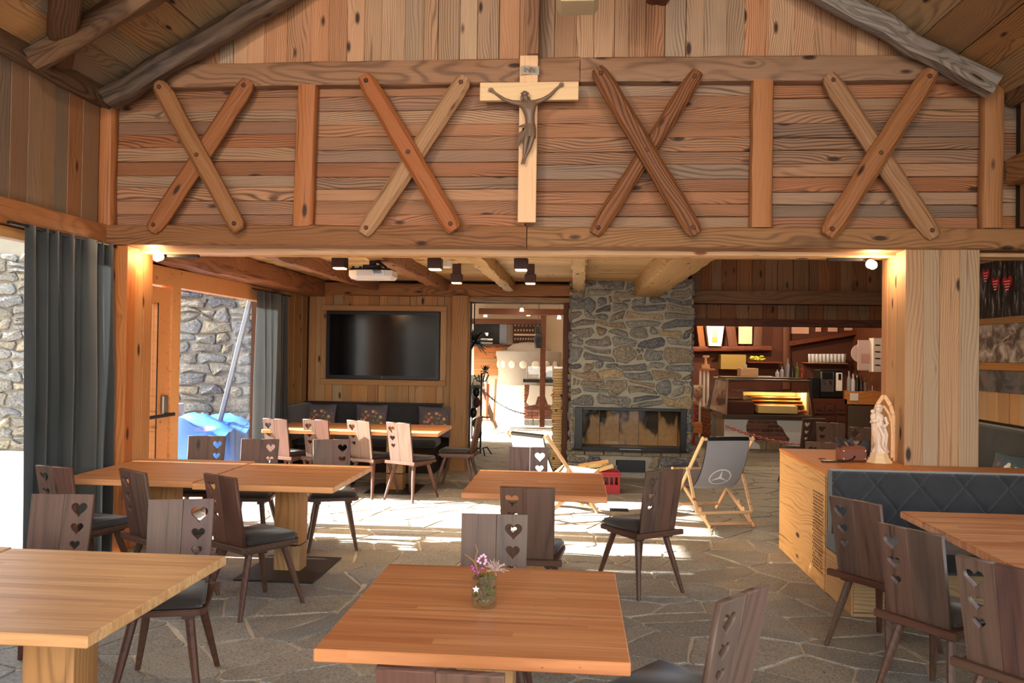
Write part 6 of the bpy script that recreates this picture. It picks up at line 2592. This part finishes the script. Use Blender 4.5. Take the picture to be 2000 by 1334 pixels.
pbox('red_box', 'red box peeking out right of the chimney', 'box', 1343, 790, 1358, 816, 15.4, .3, M_RED, floor_=True)
pbox('floor_panel', 'warm brown wooden threshold board beside the chimney', 'board', 1342, 826, 1372, 846, 15.2, .3, W_CABT)

# barrier chain in front of the bar
def chain(name, label, a, b, sag, n, mat, r_=.011):
    a, b = Vector(a), Vector(b)
    bm = bmesh.new()
    P = [a + (b - a) * (i / n) - Vector((0, 0, sag * 4 * (i / n) * (1 - i / n))) for i in range(n + 1)]
    for i in range(n):
        d = (P[i + 1] - P[i])
        c = (P[i] + P[i + 1]) / 2
        L_ = d.length * .62
        u = d.normalized()
        v = (Vector((0, 1, 0)) if i % 2 else Vector((0, 0, 1)))
        v = (v - u * v.dot(u)).normalized()
        loop = [c + u * L_ * cos(t) + v * L_ * .5 * sin(t) for t in [2 * pi * k / 8 for k in range(9)]]
        add_tube(bm, loop, r_ * .5, 5, cap=False)
    return tag(mesh_obj(name, bm, mat), label, 'chain')


chain('barrier_chain', 'red and white barrier chain sagging in front of the bar counter', at(1418, 832, Y=14.2), at(1585, 872, Y=13.6), .06, 26, plain('red white chain', (196, 110, 104), .4), .022)

# unseen fill lamps added to brighten the bar side
for x, y, z, e in ((4.2, 17.6, 2.7, 150), (3.2, 18.4, 2.6, 110), (4.7, 15.6, 2.7, 110), (2.6, 13.4, 2.9, 60), (3.0, 10.2, 4.1, 22)):
    t = thing('bar_fill_lamp', ['small warm ceiling spot above the display case rear', 'small warm ceiling spot above the dark bar shelf', 'small warm ceiling spot above the coffee machine side', 'small warm ceiling spot between chimney and bar', 'small warm ceiling spot in the hall before the bar'][[4.2, 3.2, 4.7, 2.6, 3.0].index(x)], 'ceiling lamp', (x, y, z), 0, 'warm ceiling spots over the bar side')
    bm = bmesh.new()
    add_lathe(bm, [(0, .0), (.03, .0), (.034, .06), (.02, .08), (0, .08)], 12)
    mesh_obj('lamp_head', bm, M_WARM, t)
    l = bpy.data.lights.new('bar_fill_light', 'POINT')
    l.energy = e
    l.color = (1, .70, .44)
    l.shadow_soft_size = .05
    lo = bpy.data.objects.new('bar_fill_light', l)
    col.objects.link(lo)
    lo.location = (x, y, z - .06)

# ================================================================== OVEN ROOM
ov = thing('masonry_oven', 'round white masonry oven with a domed top in the back room', 'oven', (-1.18, 20.1, 0))
M_OVG = plain('pale grey oven render', (170, 164, 160), .9, var=.15)
bm = bmesh.new()
add_lathe(bm, [(.78, 0), (.78, .90), (.76, .91)], 48)
mesh_obj('oven_base_sunlit', bm, M_WHITE, ov, smooth=True)  # white here is sunlight on the lower oven, put into the colour
bm = bmesh.new()
add_lathe(bm, [(.76, .90), (.75, 1.2), (.78, 1.5), (.82, 1.66), (.82, 1.72), (.76, 1.74), (.56, 1.74), (.54, 1.80), (.40, 1.90), (.2, 1.95), (0, 1.96)], 48)
mesh_obj('oven_body', bm, M_OVG, ov, smooth=True)
for k in range(7):
    an = radians(180 + 18 + k * 22)
    bm = bmesh.new()
    add_ball(bm, (0, 0, 0), .10, 2, (1, .35, 1))
    o = mesh_obj('white_disc', bm, M_WHITE, ov, smooth=True)
    o.location = (.77 * cos(an), .77 * sin(an), 1.41)
    o.rotation_euler = (0, 0, an + pi / 2)
am = thing('oven_mouth', 'arched white oven mouth with a dark opening behind the red post', 'oven door', (-.55, 19.15, 0))
bm = bmesh.new()
for q0, q1, yy, mi in ((.36, .26, -.02, 0), (.26, .0, .03, 1)):
    A = [(q0 * cos(pi * k / 16), q0 * 1.1 * sin(pi * k / 16)) for k in range(17)]
    B_ = [(q1 * cos(pi * k / 16), q1 * 1.1 * sin(pi * k / 16)) for k in range(17)]
    va = [bm.verts.new((x, yy, 1.0 + z)) for x, z in A]
    vb = [bm.verts.new((x, yy, 1.0 + z)) for x, z in B_] if q1 else None
    vc = [bm.verts.new((x, yy + .25, 1.0 + z)) for x, z in A]
    for k in range(16):
        if vb:
            f = bm.faces.new((va[k], va[k + 1], vb[k + 1], vb[k]))
            f.material_index = mi
        f = bm.faces.new((va[k + 1], va[k], vc[k], vc[k + 1]))
        f.material_index = mi
mesh_obj('mouth_arch', bm, [M_WHITE, M_BLACK], am)
bm = bmesh.new()
bxr(bm, -.25, .25, -.0, .2, .62, .98)
mesh_obj('mouth_step', bm, M_WHITE, am)
bm = bmesh.new()
a, b = at(1061.5, 612, Y=18.4), at(1061.5, 834, Y=18.4)
bxr(bm, -.06, .06, -.05, .05, 0, 2.62, .004)
o = tag(mesh_obj('steel_post', bm, W_DARK), 'dark red post standing in front of the masonry oven', 'post')
o.location = (a.x, 18.42, 0)
kc = thing('oven_counter', 'brick counter with black shelf and glass screen beside the oven', 'counter', (0, 0, 0))
x0, x1, a0, a1 = pb(1024, 752, 1102, 822, 18.75)
bm = bmesh.new()
bxr(bm, x0 + .02, x1, 18.8, 19.1, 0, a1)
mesh_obj('counter_core', bm, M_MORTAR, kc)
zz, row = .16, 0
while zz < a1:
    xx = x0 - (.1 if row % 2 else 0)
    while xx < x1:
        q0, q1 = max(xx, x0), min(xx + .2, x1)
        if q1 - q0 > .05:
            bm = bmesh.new()
            add_box(bm, (0, 0, 0), (q1 - q0, .03, .062), None, .006)
            o = mesh_obj('brick', bm, M_BRICK, kc)
            o.location = ((q0 + q1) / 2, 18.785, zz + .035)
        xx += .21
    zz += .072
    row += 1
bm = bmesh.new()
for k in range(4):
    bxr(bm, x0 + k * .23, x0 + k * .23 + .22, 18.76, 18.82, 0, .15, .01)
mesh_obj('stone_skirting', bm, M_WALLST, kc)
xa, xb, za, zb = pb(1022, 742, 1106, 748, 18.7)
box_part('black_shelf', kc, M_BLACK, xa, xb, 18.6, 19.0, za, zb + .02)
bm = bmesh.new()
for px in (1029, 1080):
    p = at(px, 742, Y=18.65)
    add_tube(bm, [(p.x, 18.65, p.z), (p.x, 18.65, p.z + .32)], .018, 8)
mesh_obj('steel_pillars', bm, M_STEEL, kc)
p, q = at(1029, 742, Y=18.65), at(1106, 742, Y=18.65)
box_part('glass_screen', kc, M_GLASS, p.x, q.x, 18.645, 18.655, p.z + .05, p.z + .32, 0)
pts = [(at(x, y, Y=18.72).x, at(x, y, Y=18.72).z) for x, y in ((1034, 752), (1092, 754), (1090, 775), (1080, 792), (1070, 790), (1064, 772), (1050, 775), (1046, 790), (1034, 792), (1028, 786), (1033, 770))]
me = slab_mesh('white_fleece', pts, [], .03, M_WHITE, .004)
o = link('white_fleece', me)
o.location = (0, 18.73, 0)
tag(o, 'white fleece hanging over the brick counter edge beside the oven', 'fleece')
for k, (px0, py0, px1, py1, Y, D, mat, lab) in enumerate(((935, 602, 1116, 616, 17.6, .25, W_DARK, 'dark beam under the white ceiling of the oven room, nearer one'),
                                                          (905, 622, 1058, 634, 20.4, .25, W_DARK, 'red-brown beam above the wall niche in the oven room'))):
    x0, x1, a0, a1 = pb(px0, py0, px1, py1, Y)
    bm = bmesh.new()
    bxr(bm, x0, x1, Y, Y + D, a0, a1, .01)
    tag(mesh_obj('ceiling_beam', bm, mat), lab, 'beam')
ni = pbox('wall_niche', 'black wall niche with bowl and books in the oven room', 'shelf unit', 927, 633, 978, 672, 20.6, .3, M_BLACK)
for k, (px0, py0, px1, py1, mt, nm) in enumerate(((939, 661, 962, 665, M_WHITE, 'book'), (939, 668, 962, 672, plain('pale blue book', (170, 190, 210), .6), 'book'), (976, 632, 990, 672, plain('blue grey shelf door', (120, 124, 140), .6), 'niche_door'))):
    x0, x1, a0, a1 = pb(px0, py0, px1, py1, 20.5)
    bm = bmesh.new()
    bxr(bm, x0, x1, 20.5, 20.62, a0, a1)
    mesh_obj(nm, bm, mt, ni)
p = at(952, 656, Y=20.5)
bm = bmesh.new()
add_lathe(bm, [(0, 0), (.04, 0), (.085, .08), (.075, .08), (0, .02)], 16, (p.x, 20.5, p.z))
mesh_obj('bowl', bm, M_STEEL, ni)
pbox('niche_sill', 'reddish wooden sill below the black wall niche', 'sill', 924, 672, 1000, 677, 20.4, .4, W_DARK)
bm_ = thing('wood_panelling', 'orange horizontal board panelling below the niche in the oven room', 'panelling', (0, 0, 0))
for k in range(5):
    x0, x1, a0, a1 = pb(926, 677 + k * 11.5, 984, 688 + k * 11.5, 20.7)
    plank(bm_, ((x0 + x1) / 2, 20.7, (a0 + a1) / 2), (1, 0, 0), (0, -1, 0), x1 - x0, a1 - a0, .03, W_COLL)
rk = pbox('spoon_rack', 'dark red wall rack full of spoons and mugs in the oven room', 'rack', 1002, 630, 1060, 671, 20.7, .1, W_DARK)
bm = bmesh.new()
for row, (yy, n_) in enumerate(((635, 7), (645, 9), (662, 10))):
    for k in range(n_):
        p = at(1006 + k * 52 / n_, yy, Y=20.65)
        add_ball(bm, (p.x, 20.66, p.z), .028, 1, (1, .4, 1.2))
mesh_obj('hung_utensils', bm, plain('pale utensils', (176, 160, 144), .5), rk, kind='stuff')
x0, x1, a0, a1 = pb(1004, 652, 1056, 656, 20.65)
bm = bmesh.new()
bxr(bm, x0, x1, 20.62, 20.7, a0, a1)
mesh_obj('rack_shelf', bm, M_PLAST, rk)
p = at(1054, 680, Y=18.0)
bm = bmesh.new()
add_lathe(bm, [(.0, .0), (.08, .0), (.1, .2), (.07, .3), (.085, .32), (.075, .48), (0, .5)], 20, (0, 0, 0))
o = tag(mesh_obj('hanging_lantern', bm, M_BLACK, smooth=True), 'dark hanging lantern in front of the oven room spoon rack', 'lantern')
o.location = (p.x - .03, 18.0, p.z)
bm = bmesh.new()
add_tube(bm, [(0, 0, .5), (0, 0, 2.95 - p.z)], .008, 6)
mesh_obj('lantern_cord', bm, M_BLACK, o)
for k, (px, py, Y) in enumerate(((948, 617, 18.6), (1019, 606, 17.2), (1032, 615, 18.8), (1092, 621, 17.8))):
    p = at(px, py, Y=Y)
    t = thing('halogen_spot', ['tiny halogen bulb left of the oven room beam', 'tiny halogen bulb in front of the dark oven room beam', 'tiny halogen bulb above the oven dome', 'tiny halogen bulb right of the red post'][k], 'ceiling lamp', (p.x, Y, p.z), 0, 'halogen bulbs in the oven room')
    bm = bmesh.new()
    add_lathe(bm, [(0, -.02), (.045, -.02), (.03, .04), (0, .05)], 12)
    mesh_obj('bulb', bm, plain('halogen glow', (255, 226, 180), .4, emit=(255, 220, 170), estr=14), t)
    bm = bmesh.new()
    add_tube(bm, [(0, 0, .05), (0, 0, 2.95 - p.z)], .006, 6)
    mesh_obj('stem', bm, M_STEEL, t)
    l = bpy.data.lights.new('halogen_light', 'POINT')
    l.energy = 7
    l.color = (1, .8, .58)
    l.shadow_soft_size = .04
    lo = bpy.data.objects.new('halogen_light', l)
    col.objects.link(lo)
    lo.location = (p.x, Y, p.z - .05)


def spiky(name, label, loc, n, L, mat, droop=.5, seed=1, pot=None):
    rr = random.Random(seed)
    t = thing(name, label, 'plant', loc)
    for k in range(n):
        an, e = rr.uniform(0, 6.28), rr.uniform(-.6, 1.4)
        d = Vector((cos(an) * cos(e), sin(an) * cos(e), sin(e)))
        l_ = L * rr.uniform(.6, 1)
        side = d.cross(Vector((0, 0, 1))).normalized()
        P = [Vector((0, 0, 0)), d * l_ * .5, d * l_ - Vector((0, 0, droop * l_ * .3))]
        w = [.02, .028, .002]
        bm = bmesh.new()
        rows = [[bm.verts.new(p + side * q), bm.verts.new(p + Vector((0, 0, -.012))), bm.verts.new(p - side * q)] for p, q in zip(P, w)]
        for A, B_ in zip(rows, rows[1:]):
            bm.faces.new((A[0], A[1], B_[1], B_[0]))
            bm.faces.new((A[1], A[2], B_[2], B_[1]))
        mesh_obj('leaf', bm, mat, t)
    if pot:
        bm = bmesh.new()
        add_lathe(bm, [(0, 0), (.08, 0), (.1, .16), (.09, .16), (0, .12)], 16, (0, 0, -.16))
        mesh_obj('pot', bm, pot, t)
    return t


M_LEAFD = plain('dark leaf', (34, 34, 26), .6)
p = at(926, 670, Y=14.6)
sp = spiky('spiky_plant', 'dark spiky hanging plant at the left doorway edge', tuple(p), 46, .34, M_LEAFD, .6, 2)
bm = bmesh.new()
add_tube(bm, [(0, 0, 0), (0, 0, 2.95 - p.z)], .012, 6)
mesh_obj('hanger', bm, M_BLACK, sp)
p = at(948, 725, Y=15.6)
stv = spiky('small_spiky_plant', 'small dark spiky plant on a curved stem beyond the doorway', tuple(p), 18, .16, M_LEAFD, .2, 3)
bm = bmesh.new()
add_tube(bm, [(0, 0, 0), (-.10, 0, -.1), (-.22, 0, -.16), (-.25, 0, -.25), (-.25, 0, -p.z)], [.012, .01, .012, .014, .02], 6)
mesh_obj('stem', bm, M_BLACK, stv)
# black wrought stand with hanging things just behind the pillar
a = at(938, 888, Z=0)
sd = thing('wrought_stand', 'black wrought iron coat stand just behind the timber pillar', 'stand', (a.x, a.y, 0))
bm = bmesh.new()
add_tube(bm, [(0, 0, .02), (0, 0, 1.35)], .016, 8)
for k in range(4):
    an = k * pi / 2 + .5
    add_tube(bm, [(0, 0, .1), (.12 * cos(an), .12 * sin(an), .12), (.2 * cos(an), .2 * sin(an), .0)], .012, 6)
    add_tube(bm, [(0, 0, 1.2), (.08 * cos(an), .08 * sin(an), 1.22), (.13 * cos(an), .13 * sin(an), 1.32)], .01, 6)
add_bar(bm, (-.05, 0, .62), (.16, 0, .62), .02)
mesh_obj('iron_frame', bm, M_BLACK, sd)
rr = random.Random(6)
for k in range(5):
    bm = bmesh.new()
    add_ball(bm, (-.08 + rr.uniform(-.05, .06), rr.uniform(-.05, .05), .35 + k * .17), .07, 2, (.9, .8, 1.3))
    mesh_obj('hanging_ornament', bm, [M_BLACK, plain('mossy ornament', (90, 84, 40), .8), M_BLACK, plain('dark red ornament', (80, 34, 34), .7), M_BLACK][k], sd)
# grey A-frame trestle and orange sign by the oven
a = at(962, 838, Z=0)
tr = thing('wooden_trestle', 'grey wooden A-frame trestle standing left of the oven', 'trestle', (a.x - .15, a.y, 0))
for s in (-1, 1):
    for q in (-.15, .25):
        bm = bmesh.new()
        add_bar(bm, (s * .22, q, 0.01), (s * .02 - .1, q * .6, .82), .07, .05, .004)
        mesh_obj('trestle_leg', bm, W_GREYLOG, tr)
bm = bmesh.new()
add_bar(bm, (-.1, -.3, .84), (-.1, .4, .84), .08, .06, .004)
mesh_obj('trestle_beam', bm, W_GREYLOG, tr)
x0, x1, a0, a1 = pb(943, 750, 961, 822, 17.6)
sg = thing('orange_board', 'orange information board leaning beside the oven', 'sign', ((x0 + x1) / 2, 17.6, 0))
bm = bmesh.new()
w2 = (x1 - x0) / 2
add_bar(bm, (0, 0, .22), (0, .06, a1), .04, w2 * 2, .003, up=(0, 1, 0))
mesh_obj('sign_face', bm, plain('orange print board', (196, 92, 48), .6, var=.35), sg)
bm = bmesh.new()
add_bar(bm, (w2 + .03, .02, 0), (w2 + .07, .08, a1 + .12), .04)
add_bar(bm, (-w2 - .03, .02, 0), (-w2 - .03, .08, a1), .03)
add_bar(bm, (-w2 - .03, .02, .2), (w2 + .05, .02, .2), .03)
mesh_obj('sign_frame', bm, W_PALE, sg)
p = at(949, 749, Y=17.6)
bm = bmesh.new()
bottle_bm(bm, .2, .05)
o = tag(mesh_obj('spray_bottle', bm, plain('milky bottle', (220, 224, 226), .3), smooth=True), 'small milky bottle on top of the orange board', 'bottle')
o.location = (p.x, 17.65, a1 + .01)
chain('chain', 'dark chain sagging in front of the white oven', at(942, 762, Y=17.3), at(1026, 808, Y=18.5), .10, 30, M_BLACK, .02)
pbox('low_black_cabinet', 'low black cabinet with plants beyond the left doorway edge', 'cabinet', 912, 752, 942, 800, 17.9, .4, M_BLACK)
pbox('granite_panel', 'speckled light stone panel beyond the left doorway edge', 'panel', 918, 733, 944, 752, 18.2, .3, stone_mat('speckled granite', [(190, 186, 180), (170, 166, 160)], sc=30))
pbox('doorway_wall_board', 'light wooden strip left of the niche panelling', 'board', 918, 632, 926, 745, 20.7, .1, M_WHITE)
